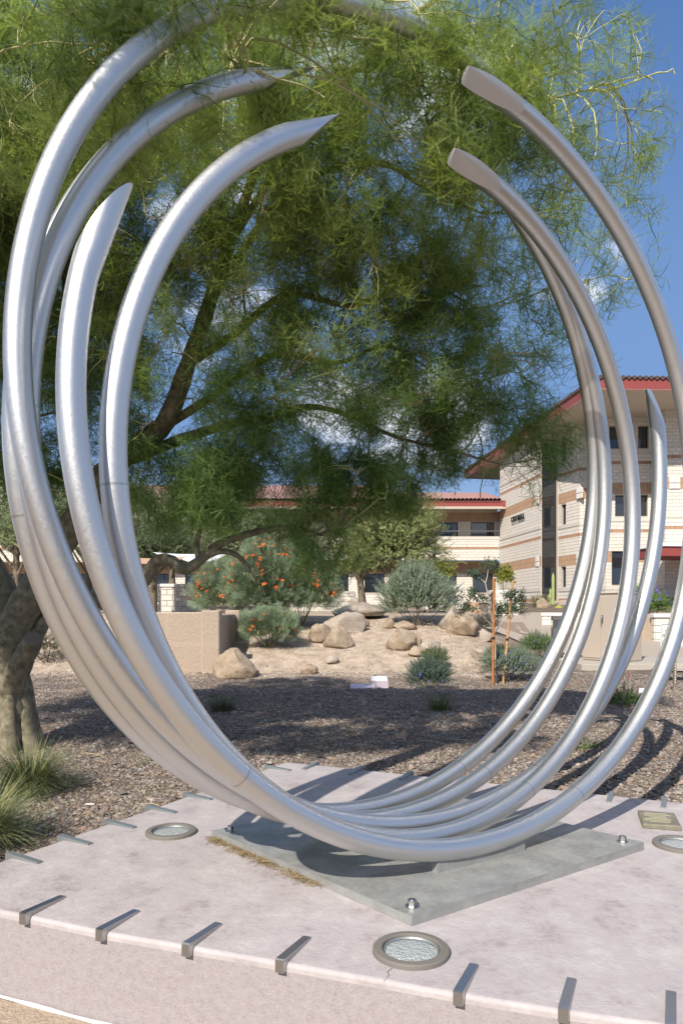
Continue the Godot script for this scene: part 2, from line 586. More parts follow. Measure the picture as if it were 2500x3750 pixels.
func facade(par: Node, A: Vector2, B: Vector2, y0: float, y1: float, holes: Array, bands: Array, len := 0.4):
	var d := (B - A).normalized()
	var total := A.distance_to(B)
	var ex := Vector3(d.x, 0, d.y)
	var ez := Vector3(-d.y, 0, d.x)
	var o := Vector3(A.x, 0, A.y)
	var ba := Basis(ex, Vector3.UP, ez)
	var us := [0.0, total]
	var vs := [y0, y1]
	for h in holes:
		us.append(clampf(h[0], 0, total)); us.append(clampf(h[1], 0, total)); vs.append(clampf(h[2], y0, y1)); vs.append(clampf(h[3], y0, y1))
	us.sort(); vs.sort()
	var back := MB.new()
	for i in us.size() - 1:
		for j in vs.size() - 1:
			if us[i + 1] - us[i] < 0.001 or vs[j + 1] - vs[j] < 0.001: continue
			var um: float = (us[i] + us[i + 1]) * 0.5
			var vm: float = (vs[j] + vs[j + 1]) * 0.5
			var open := false
			for h in holes:
				if um > h[0] and um < h[1] and vm > h[2] and vm < h[3]: open = true
			if not open:
				back.quad(o + ex * us[i] + Vector3.UP * vs[j], o + ex * us[i + 1] + Vector3.UP * vs[j], o + ex * us[i + 1] + Vector3.UP * vs[j + 1], o + ex * us[i] + Vector3.UP * vs[j + 1])
	for h in holes:
		var a: Vector3 = o + ex * h[0]
		var e: Vector3 = o + ex * h[1]
		var inn := -ez * 0.22
		var lo: Vector3 = Vector3.UP * h[2]
		var hi: Vector3 = Vector3.UP * h[3]
		back.quad(a + lo, a + hi, a + hi + inn, a + lo + inn)
		back.quad(e + lo + inn, e + hi + inn, e + hi, e + lo)
		back.quad(a + hi, e + hi, e + hi + inn, a + hi + inn)
		back.quad(a + lo + inn, e + lo + inn, e + lo, a + lo)
	put("wall", back, M.mortar, par)
	var blocks := MB.new()
	var bricks := MB.new()
	var lay := func(mb: MB, u: float, w: float, y: float, hgt: float, col: Color, g: float, proud: float):
		mb.col = col
		var p := o + ex * (u + w * 0.5) + Vector3.UP * (y + hgt * 0.5) + ez * (proud * 0.5)
		mb.box(p, Vector3(w - g, hgt - g, proud), ba)
	var y := y0
	var row := 0
	while y < y1 - 0.02:
		var band = null
		var nexty := minf(y + 0.2032, y1)
		for bd in bands:
			if y >= bd[0] - 0.001 and y < bd[1] - 0.001: band = bd
			elif bd[0] > y and bd[0] < nexty: nexty = bd[0]
		if band != null: nexty = minf(band[1], y1)
		var segs := [[0.0, total]]
		for h in holes:
			if h[2] < nexty - 0.02 and h[3] > y + 0.02: segs = minus(segs, h[0], h[1])
		for s in segs:
			if band != null and band[2] == "soldier":
				var hh := (nexty - y) * 0.5
				for r in 2:
					var u: float = s[0]
					while u < s[1] - 0.02:
						var w := minf(0.1, s[1] - u)
						lay.call(bricks, u, w, y + r * hh, hh, shade(Color(.40, .26, .17), 0.10), 0.012, 0.02)
						u += 0.1
			elif band != null and band[2] == "thin":
				var u: float = s[0]
				while u < s[1] - 0.02:
					var w := minf(0.1, s[1] - u)
					lay.call(bricks, u, w, y, nexty - y, shade(Color(.36, .215, .14), 0.16), 0.012, 0.02)
					u += 0.1
			elif band != null:
				var white := MB.new()
				lay.call(white, s[0], s[1] - s[0], y, nexty - y, Color.WHITE, 0.0, 0.05)
				put("sill_course", white, M.sill, par)
			else:
				var u: float = s[0] - (0.5 * len if row % 2 == 1 else 0.0)
				while u < s[1] - 0.02:
					var u0: float = maxf(u, s[0])
					var w: float = minf(u + len, s[1]) - u0
					if w > 0.03: lay.call(blocks, u0, w, y, nexty - y, shade(Color(.60, .56, .50), 0.04), 0.02, 0.022)
					u += len
		y = nexty
		row += 1
	if blocks.v.size(): put("block_courses", blocks, M.block, par).set_meta("kind", "stuff")
	if bricks.v.size(): put("brick_band", bricks, M.block, par).set_meta("kind", "stuff")
	for h in holes:
		var fr := MB.new()
		var c0 := o - ez * 0.2
		var w: float = h[1] - h[0]
		var hh: float = h[3] - h[2]
		var um: float = (h[0] + h[1]) * 0.5
		var vm: float = (h[2] + h[3]) * 0.5
		var t := 0.06
		for s in [-1, 1]:
			fr.box(c0 + ex * (um + s * (w - t) * 0.5) + Vector3.UP * vm, Vector3(t, hh, 0.08), ba)
			fr.box(c0 + ex * um + Vector3.UP * (vm + s * (hh - t) * 0.5), Vector3(w - 2 * t, t, 0.08), ba)
		if w > 1.3: fr.box(c0 + ex * (um + w * 0.22) + Vector3.UP * vm, Vector3(t, hh - 2 * t, 0.07), ba)
		if h.size() > 4:
			for my in h[4]: fr.box(c0 + ex * um + Vector3.UP * my, Vector3(w - 2 * t, t, 0.075), ba)
		var win := put("window", fr, M.frame, par)
		var pn := MB.new()
		pn.box(c0 + ex * um + Vector3.UP * vm, Vector3(w - t, hh - t, 0.02), ba)
		put("pane", pn, M.pane, win)


func courses(extra := []) -> Array:
	var out := []
	for s in [1.9, 5.98, 10.05]:
		out.append([s - 0.1, s + 0.08, "thin"])
		out.append([s + 0.56, s + 0.78, "sill"])
		if s < 9: out.append([s + 2.2, s + 2.86, "soldier"])
	return out + extra


func buildings():
	var hall := thing("city_hall", "three storey cream block city hall with deep red eaves", "building")
	var B2 := Vector2(12.0, -56.3)
	var C2 := Vector2(12.98, -48.0)
	var D2 := Vector2(14.25, -48.5)
	var cb := courses()
	facade(hall, B2 + Vector2(0.1, 0.0), C2, 1.2, 12.75, [], cb)
	# glazed stair bay
	facade(hall, C2, D2, 1.2, 12.75, [[0.05, 1.31, 1.75, 12.2, [4.1, 5.9, 6.75, 8.2, 9.9, 11.0]]], [])
	var E2 := Vector2(14.85, -46.0)
	facade(hall, D2, E2, 1.2, 12.75, [[0.35, 0.95, 2.75, 4.05], [0.35, 0.95, 6.8, 8.1], [0.35, 0.95, 10.9, 12.2]], cb)
	var E3 := Vector2(15.25, -45.95)
	facade(hall, E2, E3, 1.2, 12.75, [], cb)
	var F2 := Vector2(15.75, -44.0)
	facade(hall, E3, F2, 1.2, 12.75, [[0.35, 0.95, 2.75, 4.05], [0.35, 0.95, 6.8, 8.1], [0.35, 0.95, 10.9, 12.2]], cb)
	var F3 := Vector2(18.4, -43.9)
	facade(hall, F2, F3, 1.2, 12.75, [[.35, 1.75, 2.75, 4.75], [.55, 1.55, 6.85, 8.1], [.2, 1.5, 10.9, 12.2], [2.05, 2.45, 6.85, 8.1], [1.9, 2.5, 10.9, 12.2]], cb)
	var G0 := Vector2(18.5, -42.2)
	facade(hall, F3, G0, 1.2, 12.75, [], cb)
	var G1 := Vector2(30, -42.0)
	facade(hall, G0, G1, 1.2, 12.75, [[1.1, 2.9, 6.8, 8.15], [1.1, 2.9, 10.9, 12.2], [4.5, 6.4, 6.8, 8.15]], cb)
	# white quoin blocks set into the brick bands
	var q := MB.new()
	for s in [1.9, 5.98]:
		for spot in [[C2 + Vector2(-0.09, -0.75), Vector3(.08, 0, .993)], [E2 + Vector2(-0.1, 0.0), Vector3(.24, 0, .97)], [G0 + Vector2(0.35, 0.05), Vector3(1, 0, 0)]]:
			var p: Vector2 = spot[0]
			var ex: Vector3 = spot[1].normalized()
			for i in 2:
				for j in 2:
					q.box(Vector3(p.x, s + 2.36 + j * 0.34, p.y) + ex * (i * 0.32), Vector3(0.3, 0.31, 0.12), Basis(ex, Vector3.UP, Vector3(-ex.z, 0, ex.x)), 0.012)
	put("quoin_blocks", q, M.white_block, hall).set_meta("kind", "stuff")
	# roof with its deep eaves
	var eave := [Vector2(10.75, -64.5), Vector2(13.3, -38.4), Vector2(32, -39.2), Vector2(32, -62), Vector2(20, -66)]
	var top := Vector3(22, 14.6, -52)
	var rf := MB.new()
	var fa := MB.new()
	var so := MB.new()
	var n := eave.size()
	for i in n:
		var a: Vector2 = eave[i]
		var e: Vector2 = eave[(i + 1) % n]
		var lo := 12.72
		rf.tri(Vector3(a.x, 13.42, a.y), Vector3(e.x, 13.42, e.y), top)
		fa.quad(Vector3(a.x, lo, a.y), Vector3(e.x, lo, e.y), Vector3(e.x, 13.3, e.y), Vector3(a.x, 13.3, a.y))
	var sp := PackedVector2Array()
	for e in eave: sp.append(e)
	so.prism(sp, Vector3(0, 12.78, 0), Vector3.RIGHT, Vector3.BACK, Vector3.UP * 0.03)
	put("roof", rf, M.tile, hall)
	put("fascia", fa, M.red_trim, hall)
	put("soffit", so, M.soffit, hall)
	var te := MB.new()
	for i in 2:
		var a: Vector2 = eave[i]
		var e: Vector2 = eave[i + 1]
		var dd := (e - a).normalized()
		var m := int(a.distance_to(e) / 0.3)
		for k in m:
			var p := a + dd * (0.15 + k * 0.3)
			var path := PackedVector3Array([Vector3(p.x, 13.38, p.y) + Vector3(-dd.y, 0, dd.x) * 0.09, Vector3(p.x, 13.5, p.y) - Vector3(-dd.y, 0, dd.x) * 0.9])
			te.tube(path, PackedFloat32Array([0.11, 0.11]), 8, true)
	put("eave_tiles", te, M.tile_dark, hall).set_meta("kind", "stuff")
	# lettering on the wall that faces the garden
	var tm := TextMesh.new()
	var sf := SystemFont.new()
	sf.font_names = PackedStringArray(["Droid Serif"])
	tm.font = sf
	tm.text = "CITY HALL"
	tm.font_size = 40
	tm.pixel_size = 0.0125
	tm.depth = 0.06
	var ex := Vector3(C2.x - B2.x, 0, C2.y - B2.y).normalized()
	var ez := Vector3(-ex.z, 0, ex.x)
	var le := obj("lettering", tm, M.black, hall)
	var wp := Vector3(B2.x, 0, B2.y) + ex * 4.2
	le.transform = Transform3D(Basis(ex, Vector3.UP, ez), wp + Vector3.UP * 7.75 + ez * 0.07)
	# low wing with shaded openings and a tiled roof
	var wing := thing("office_wing", "two storey cream block wing with pink tiled roof behind the garden", "building")
	var W0 := Vector2(-30, -56.9)
	var W1 := Vector2(12.05, -56.35)
	var L := 42.05
	facade(wing, W0, W1, 5.05, 6.86, [], [[5.9, 6.05, "thin"], [6.62, 6.86, "sill"]])
	var gr := []
	var up := []
	for k in 15:
		var u := 0.8 + k * 2.82
		gr.append([u, u + 1.55, 2.6, 4.1])
		up.append([u - 0.25, u + 1.55, 6.95, 8.05])
	facade(wing, W0 + Vector2(0, -1.4), W1 + Vector2(0.3, -1.4), 1.0, 5.05, gr, [[4.1, 4.9, "soldier"]])
	facade(wing, W0 + Vector2(0, -0.8), W1 + Vector2(0.3, -0.8), 6.86, 8.9, up, [[8.1, 8.8, "soldier"]])
	var ws := MB.new()
	ws.box(Vector3(-9, 5.0, -57.7), Vector3(42, .1, 1.9))
	ws.box(Vector3(-9, 6.83, -57.3), Vector3(42, .06, 1.2))
	ws.box(Vector3(-9, 8.93, -56.6), Vector3(42, .05, 3.4))
	put("soffit", ws, M.soffit, wing)
	var wf := MB.new()
	wf.box(Vector3(-9, 9.12, -55.0), Vector3(42.4, .5, .12))
	put("fascia", wf, M.red_trim, wing)
	var gt := MB.new()
	gt.box(Vector3(-9, 8.83, -54.94), Vector3(42.4, .12, .2))
	put("gutter", gt, M.soffit, wing)
	var wr := MB.new()
	for k in 140:
		var x := -30.0 + k * 0.3
		wr.tube(PackedVector3Array([Vector3(x, 9.42, -54.85), Vector3(x, 10.75, -60.5)]), PackedFloat32Array([.16, .16]), 8)
	wr.quad(Vector3(-30, 9.38, -54.9), Vector3(12.4, 9.38, -54.9), Vector3(12.4, 10.7, -60.5), Vector3(-30, 10.7, -60.5))
	put("tile_roof", wr, M.tile, wing).set_meta("kind", "stuff")
	var rail := MB.new()
	rail.tube(PackedVector3Array([Vector3(-28, 7.25, -56.5), Vector3(12, 7.25, -56.2)]), PackedFloat32Array([.04, .04]), 8)
	put("handrail", rail, M.gray_paint, wing)
	# left block of the same complex, seen through the crown
	var lb := thing("tiled_hall", "long building with red tiled roof glimpsed through the tree crown", "building")
	var w1 := MB.new()
	w1.box(Vector3(-10, 5.0, -67), Vector3(26, 9.2, 8))
	put("wall", w1, M.cream, lb)
	var r1 := MB.new()
	for k in 92:
		var x := -23.8 + k * 0.3
		r1.tube(PackedVector3Array([Vector3(x, 10.2, -62.2), Vector3(x, 12.6, -68)]), PackedFloat32Array([.17, .17]), 8)
	put("tile_roof", r1, M.tile, lb).set_meta("kind", "stuff")
	var f1 := MB.new()
	f1.box(Vector3(-10, 9.8, -62.2), Vector3(28, .6, .15))
	put("fascia", f1, M.red_trim, lb)
	# entrance canopy on the right
	var can := thing("entrance_canopy", "flat entrance canopy with white edge and brown red fascia at right", "canopy")
	var cb2 := MB.new()
	cb2.box(Vector3(20.6, 4.32, -40.3), Vector3(8.6, .5, 3.2), Basis(Vector3.UP, 0.12))
	put("fascia", cb2, M.red_trim, can)
	var ct := MB.new()
	ct.box(Vector3(20.6, 4.66, -40.3), Vector3(8.8, .18, 3.4), Basis(Vector3.UP, 0.12))
	put("edge", ct, M.white, can)


# ---------- plinth ----------
const FRONT := [Vector2(-1.98, -3.37), Vector2(-1.475, -3.185), Vector2(-0.934, -2.96), Vector2(-0.471, -2.80), Vector2(0.0, -2.633), Vector2(0.382, -2.495), Vector2(0.707, -2.39), Vector2(1.02, -2.3), Vector2(1.45, -2.17)]


func fillet_slab(poly: PackedVector2Array, y0: float, y1: float, r: float) -> MB:
	# polygon counter-clockwise seen from above (x right, z towards the viewer), with rounded upper edge
	var b := MB.new()
	var rings := []
	for k in 6:
		var a := PI * 0.5 * k / 5.0
		var inset := r * (1 - cos(a))
		var yy := y1 - r + r * sin(a)
		rings.append([inset, yy])
	var n := poly.size()
	var cen := Vector2.ZERO
	for p in poly: cen += p / n
	var at := func(i: int, inset: float) -> Vector2:
		var a: Vector2 = poly[(i + n - 1) % n]
		var p: Vector2 = poly[i]
		var e: Vector2 = poly[(i + 1) % n]
		var n1 := (p - a).normalized().orthogonal()
		var n2 := (e - p).normalized().orthogonal()
		if n1.dot(cen - p) < 0: n1 = -n1
		if n2.dot(cen - p) < 0: n2 = -n2
		var m := (n1 + n2).normalized()
		return p + m * (inset / maxf(0.35, m.dot(n1)))
	var last := PackedVector2Array()
	for i in n: last.append(at.call(i, r))
	for i in n:
		var j := (i + 1) % n
		var out := (poly[j] - poly[i]).normalized().orthogonal()
		if out.dot(cen - poly[i]) > 0: out = -out
		var o3 := Vector3(out.x, 0, out.y)
		b.quad(Vector3(poly[i].x, y0, poly[i].y), Vector3(poly[j].x, y0, poly[j].y), Vector3(poly[j].x, y1 - r, poly[j].y), Vector3(poly[i].x, y1 - r, poly[i].y))
		for k in 5:
			var pa: Vector2 = at.call(j, rings[k][0]); var pb: Vector2 = at.call(i, rings[k][0])
			var pc: Vector2 = at.call(i, rings[k + 1][0]); var pd: Vector2 = at.call(j, rings[k + 1][0])
			var na := o3 * cos(PI * 0.1 * k) + Vector3.UP * sin(PI * 0.1 * k)
			var nb := o3 * cos(PI * 0.1 * (k + 1)) + Vector3.UP * sin(PI * 0.1 * (k + 1))
			var s := b.vert(Vector3(pa.x, rings[k][1], pa.y), na); b.vert(Vector3(pb.x, rings[k][1], pb.y), na)
			b.vert(Vector3(pc.x, rings[k + 1][1], pc.y), nb); b.vert(Vector3(pd.x, rings[k + 1][1], pd.y), nb)
			b.face(s, s + 2, s + 1); b.face(s, s + 3, s + 2)
	var idx := Geometry2D.triangulate_polygon(last)
	for i in range(0, idx.size(), 3):
		var p := last[idx[i]]; var q := last[idx[i + 1]]; var s := last[idx[i + 2]]
		var a3 := Vector3(p.x, y1, p.y); var b3 := Vector3(q.x, y1, q.y); var c3 := Vector3(s.x, y1, s.y)
		if (b3 - a3).cross(c3 - a3).y > 0: b.tri(a3, b3, c3)
		else: b.tri(a3, c3, b3)
	return b


func plinth():
	var back := Vector2(-0.468, -6.281)
	var right := Vector2(2.75, -4.73)
	var poly := PackedVector2Array()
	for p in FRONT: poly.append(p)
	poly.append(right); poly.append(back)
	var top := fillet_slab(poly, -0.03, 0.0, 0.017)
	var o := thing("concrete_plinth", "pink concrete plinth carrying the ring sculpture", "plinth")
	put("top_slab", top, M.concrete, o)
	# lower body, a little proud of nothing: the slab carries on down to the pavement
	var body := MB.new()
	var n := poly.size()
	for i in n:
		var a := poly[i]
		var e := poly[(i + 1) % n]
		body.quad(Vector3(a.x, -0.6, a.y), Vector3(e.x, -0.6, e.y), Vector3(e.x, -0.03, e.y), Vector3(a.x, -0.03, a.y))
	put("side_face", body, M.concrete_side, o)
	# hairline crack running from the front lamp over the edge
	var ck := MB.new()
	ck.tube(PackedVector3Array([Vector3(.20, .0005, -2.70), Vector3(.185, .0005, -2.67), Vector3(.165, .0005, -2.645), Vector3(.168, .0005, -2.615), Vector3(.150, -.002, -2.585)]), PackedFloat32Array([.0016, .002, .0016, .002, .0015]), 5)
	put("crack", ck, M.iron, o)
	# skate stoppers
	var prof := PackedVector2Array([Vector2(0, -.004), Vector2(0, .009), Vector2(.236, .024), Vector2(.243, .020), Vector2(.244, -.026), Vector2(.222, -.028), Vector2(.214, -.014), Vector2(.19, -.004)])
	var st := MB.new()
	st.prism(prof, Vector3(-0.215, 0, 0), Vector3.RIGHT, Vector3.UP, Vector3.BACK * 0.0165)
	var sm := st.mesh()
	var front_spots := [Vector2(-1.71, -3.28), Vector2(-1.33, -3.125), Vector2(-0.957, -2.969), Vector2(-0.585, -2.84), Vector2(-0.216, -2.713), Vector2(0.399, -2.489), Vector2(0.72, -2.386), Vector2(1.025, -2.299)]
	var fd := Vector2(-0.38, 0.925)
	var ld := Vector2(-0.887, -0.461)
	var bd := Vector2(0.435, -0.90)
	var words := ["first", "second", "third", "fourth", "fifth", "sixth", "seventh", "eighth"]
	for i in front_spots.size():
		stopper(sm, front_spots[i], fd.rotated(-0.05 + 0.012 * i), M.steel, "dark steel skate stopper on the front edge, %s from the left" % words[i])
	var left_spots := [Vector2(-1.73, -3.87), Vector2(-1.575, -4.17), Vector2(-1.415, -4.475), Vector2(-1.245, -4.80), Vector2(-1.075, -5.125), Vector2(-0.90, -5.46), Vector2(-0.74, -5.77), Vector2(-0.60, -6.03)]
	for i in left_spots.size():
		if i == 6: continue
		stopper(sm, left_spots[i], ld, M.steel_dull, "grey skate stopper on the left edge of plinth, %s from the front" % words[i])
	var back_spots := [Vector2(-0.215, -6.163), Vector2(0.155, -5.985), Vector2(0.54, -5.80), Vector2(0.925, -5.615), Vector2(1.30, -5.435), Vector2(1.885, -5.15), Vector2(2.19, -5.005)]
	for i in back_spots.size():
		stopper(sm, back_spots[i], bd, M.steel_dull, "grey skate stopper on the back edge of plinth, %s from the left" % words[i])
	# lamps let into the slab
	var lab := ["round sunken floodlight at the front edge of the plinth", "round sunken floodlight at left, near the gravel", "round sunken floodlight at right beside the bronze plaque"]
	var lp := [Vector3(.264, 0, -2.795), Vector3(-.989, 0, -4.286), Vector3(1.862, 0, -4.05)]
	for i in 3:
		var l := thing("sunken_light", lab[i], "floodlight", lp[i], "floodlights sunk into the plinth")
		var rim := MB.new()
		rim.lathe(PackedVector2Array([Vector2(.147, -.002), Vector2(.146, .014), Vector2(.140, .019), Vector2(.116, .021), Vector2(.110, .018), Vector2(.108, .002)]), Vector3.ZERO, 48)
		put("rim", rim, M.iron, l)
		var inner := MB.new()
		inner.lathe(PackedVector2Array([Vector2(.109, .006), Vector2(.104, .012), Vector2(.099, .006)]), Vector3.ZERO, 48)
		put("gasket", inner, M.steel_dull, l)
		var lens := MB.new()
		lens.lathe(PackedVector2Array([Vector2(.1, .004), Vector2(.06, .009), Vector2(.001, .011)]), Vector3.ZERO, 48)
		put("lens", lens, M.lens, l)
	# plaque
	var pq := thing("bronze_plaque", "weathered bronze plaque lying on the plinth at the back right", "plaque", Vector3(1.93, 0, -4.49))
	var ex := Vector3(.957, 0, .29)
	var ez := Vector3(-.43, 0, .90)
	var sl := MB.new()
	var ba := Basis(Vector3(.957, 0, .29), Vector3.UP, Vector3(-.29, 0, .957))
	sl.box(Vector3(0, .014, 0), Vector3(.215, .03, .31), ba, .006)
	put("tablet", sl, M.bronze, pq)
	var ln := MB.new()
	for k in 7:
		ln.box(ba * Vector3(-0.01 + 0.008 * sin(k * 2.3), .030, -.10 + k * .032), Vector3(.13 + .03 * sin(k * 1.7), .003, .008), ba)
	put("lettering", ln, M.bronze_light, pq)


func stopper(m: Mesh, p: Vector2, d: Vector2, material: Material, label: String):
	var o := obj("skate_stopper", m, material)
	var ex := Vector3(d.x, 0, d.y).normalized()
	o.transform = Transform3D(Basis(ex, Vector3.UP, ex.cross(Vector3.UP)), Vector3(p.x, 0, p.y))
	tag(o, label, "skate stopper", "skate stoppers along the plinth edges")


# ---------- sculpture ----------
func ring(p: Array, t0: float, t1: float, e0: Array, e1: Array) -> MB:
	# p: centre, azimuth and tilt of the ring's axis, radius; angles in degrees, ends cut slantwise
	var R: float = p[5]
	var r := 0.0528
	var nn := Vector3(cos(p[4]) * sin(p[3]), sin(p[4]), cos(p[4]) * cos(p[3]))
	var u := Vector3.UP.cross(nn).normalized()
	var w := nn.cross(u)
	var cen := Vector3(p[0], p[1], p[2])
	var b := MB.new()
	var sides := 48
	var m := 200
	var a0 := deg_to_rad(t0)
	var a1 := deg_to_rad(t1)
	var ends := [e0, e1]
	for i in m + 1:
		var base := lerpf(a0, a1, float(i) / m)
		for k in sides + 1:
			var f := TAU * k / sides
			var t := base
			for en in 2:
				if (en == 0 and i == 0) or (en == 1 and i == m):
					var e: Array = ends[en]
					var cc: float = (1 + cos(f - deg_to_rad(e[1]))) * 0.5
					var x: float = minf(e[0] * cc, e[2]) / R
					t += -x if en == 0 else x
			var er := u * cos(t) + w * sin(t)
			var off := er * cos(f) + nn * sin(f)
			b.vert(cen + er * R + off * r, off, Vector2(base * R, float(k) / sides))
	for i in m:
		for k in sides:
			var a := i * (sides + 1) + k
			var c := a + sides + 1
			b.face(a, c + 1, a + 1); b.face(a, c, c + 1)
	for en in 2:
		var s := 0 if en == 0 else m * (sides + 1)
		var e: Array = ends[en]
		# the slanted face, then the blunt tip
		var slant := PackedVector3Array()
		var blunt := PackedVector3Array()
		for k in sides:
			var f := TAU * k / sides
			if e[0] * (1 + cos(f - deg_to_rad(e[1]))) * 0.5 < e[2]: slant.append(b.v[s + k])
			else: blunt.append(b.v[s + k])
		# keep the arcs contiguous
		var first := 0
		for k in sides:
			var f := TAU * k / sides
			var g := TAU * (k - 1) / sides
			if e[0] * (1 + cos(f - deg_to_rad(e[1]))) * 0.5 < e[2] and e[0] * (1 + cos(g - deg_to_rad(e[1]))) * 0.5 >= e[2]: first = k
		slant.clear(); blunt.clear()
		for k in sides:
			var kk := (first + k) % sides
			var f := TAU * kk / sides
			if e[0] * (1 + cos(f - deg_to_rad(e[1]))) * 0.5 < e[2]: slant.append(b.v[s + kk])
			else: blunt.append(b.v[s + kk])
		if blunt.size() > 2:
			slant.append(blunt[0]); slant.append(blunt[blunt.size() - 1])
			var tmp := slant[slant.size() - 2]
			if tmp.distance_to(slant[slant.size() - 3]) > slant[slant.size() - 1].distance_to(slant[slant.size() - 3]):
				slant[slant.size() - 2] = slant[slant.size() - 1]; slant[slant.size() - 1] = tmp
		for poly in [slant, blunt]:
			if poly.size() < 3: continue
			for k in range(1, poly.size() - 1):
				if en == 0: b.tri(poly[0], poly[k + 1], poly[k])
				else: b.tri(poly[0], poly[k], poly[k + 1])
	return b


func sculpture():
	var o := thing("ring_sculpture", "brushed aluminium sculpture of five open rings on a square plate", "sculpture")
	var rings := [
		[[.6635, 2.0879, -3.7387, .5892, .0276, 1.9641], 166.0, 438.5, [.37, 148, .37], [.46, -55, .37], "front tube with pointed left tip and tall right arm"],
		[[.5532, 1.9098, -3.888, .6625, -.0023, 1.7939], 122.5, 437.5, [.31, 0, .31], [.42, -55, .335], "innermost smaller tube with long pointed left tip"],
		[[.5275, 2.3079, -4.1016, .6131, .0087, 2.1747], 65.0, 368.0, [.26, 0, .26], [.38, -105, .29], "largest tube, arching over the top of the rest"],
		[[.3224, 2.1176, -4.182, .6464, -.0152, 1.998], 118.0, 402.0, [.37, 0, .37], [.42, -55, .335], "second tube from the back with its left tip among leaves"],
		[[.252, 2.1131, -4.2559, .6374, -.0768, 1.9987], 130.0, 430.5, [.30, 0, .30], [.42, -55, .335], "rearmost tube behind the others"],
	]
	for q in rings:
		var t := put("ring_tube", ring(q[0], q[1], q[2], q[3], q[4]), M.aluminium, o)
		t.set_meta("label", q[5])
		# weld seams
		var pp: Array = q[0]
		for sa in [fposmod(q[1] + 62.0, 360.0), 292.0]:
			var nn0 := Vector3(cos(pp[4]) * sin(pp[3]), sin(pp[4]), cos(pp[4]) * cos(pp[3]))
			var u0 := Vector3.UP.cross(nn0).normalized()
			var w0 := nn0.cross(u0)
			var pts := PackedVector3Array()
			for k in 4:
				var ta := deg_to_rad(sa + (k - 1.5) * 0.11)
				pts.append(Vector3(pp[0], pp[1], pp[2]) + (u0 * cos(ta) + w0 * sin(ta)) * pp[5])
			var sm := MB.new()
			sm.tube(pts, PackedFloat32Array([.0527, .0532, .0532, .0527]), 48)
			put("weld_seam", sm, M.steel_seam, t)
		var p: Array = q[0]
		# welded saddle under the tube
		var nn := Vector3(sin(p[3]), 0, cos(p[3]))
		var u := Vector3.UP.cross(nn)
		var foot := Vector3(p[0], 0, p[2])
		var low: float = p[1] - p[5] * cos(p[4]) - 0.0528
		var side: Vector3 = nn * (sin(p[4]) * p[5])
		var prof := PackedVector2Array([Vector2(-.3, .038)])
		for k in 13:
			var x := -.3 + .05 * k
			prof.append(Vector2(x, low + p[5] + .0528 - sqrt(pow(p[5] + .0528, 2) - x * x) + .012))
		prof.append(Vector2(.3, .038))
		var sb := MB.new()
		sb.prism(prof, foot + side, u, Vector3.UP, nn * .022)
		put("saddle", sb, M.plate, o)
	var pl := MB.new()
	var L := Vector2(-.738, -4.193)
	var F := Vector2(.287, -3.02)
	var Rr := Vector2(1.629, -3.977)
	var Bk := L + Rr - F
	var cen := (L + Rr) * 0.5
	var ex := Vector3(Rr.x - F.x, 0, Rr.y - F.y)
	var ez := Vector3(F.x - L.x, 0, F.y - L.y)
	var sx := ex.length()
	var sz := ez.length()
	ex = ex.normalized()
	ez = ez.normalized()
	pl.prism(PackedVector2Array([L, F, Rr, Bk]), Vector3(0, .02, 0), Vector3.RIGHT, Vector3.BACK, Vector3.UP * .022)
	put("base_plate", pl, M.plate, o)
	var hexp := PackedVector2Array()
	for k in 6: hexp.append(Vector2.from_angle(TAU * k / 6 + 0.3) * .020)
	for s in [[1, 1], [1, -1], [-1, 1], [-1, -1]]:
		var at: Vector3 = Vector3(cen.x, .042, cen.y) + ex * (sx * 0.5 - .075) * s[0] + ez * (sz * 0.5 - .075) * s[1]
		var bo := MB.new()
		bo.prism(hexp, at + Vector3.UP * .018, Vector3.RIGHT, Vector3.BACK, Vector3.UP * .012)
		bo.lathe(PackedVector2Array([Vector2(.011, .028), Vector2(.0105, .033), Vector2(.001, .0335)]), at, 16)
		var nut := put("bolt", bo, M.steel, o)
		var wa := MB.new()
		wa.lathe(PackedVector2Array([Vector2(.030, 0), Vector2(.030, .005), Vector2(.018, .006)]), at, 28)
		put("washer", wa, M.steel, nut)
	# dry needles blown against the plate
	var mb := MB.new()
	mb.tube(PackedVector3Array([Vector3(-.05, 0, 0), Vector3(-.02, .004, .006), Vector3(.02, .002, .004), Vector3(.05, 0, -.006)]), PackedFloat32Array([.0011, .0013, .0012, .0008]), 4)
	var xf := []
	var cs := []
	for k in 420:
		var s := rv(0.02, 0.62)
		if rng.randf() > 0.35 + 0.65 * absf(sin(s * 9.0 + 1.3 * sin(s * 23.0))): continue
		var e := L.lerp(F, s)
		var off := absf(rng.randfn(0, 1)) * 0.012 + 0.003
		var p := e + Vector2(-0.75, 0.66) * off + Vector2(rv(-.02, .02), rv(-.02, .02))
		var z := rv(.5, 1.3)
		xf.append(Transform3D(Basis(Vector3.UP, rv(0, TAU)) * Basis(Vector3.RIGHT, rv(-.25, .25)) * Basis.from_scale(Vector3.ONE * z), Vector3(p.x, .004 + rv(0, .012), p.y)))
		cs.append(shade(Color(1, .95, .85), .3))
	M.needle.vertex_color_use_as_albedo = true
	var nd := many("dry_needles", mb.mesh(), M.needle, xf, cs)
	tag(nd, "dry straw coloured needles gathered along the left plate edge", "plant litter")


# ---------- leaves ----------
var L := {}


func leaflet(b: MB, p: Vector3, dir: Vector3, side: Vector3, len: float, wid: float):
	# a folded oval leaf of four faces
	var m := p + dir * len * 0.45
	var up := dir.cross(side).normalized() * wid * 0.25
	b.tri(p, m + side * wid * 0.5 + up, p + dir * len)
	b.tri(p, p + dir * len, m - side * wid * 0.5 + up)


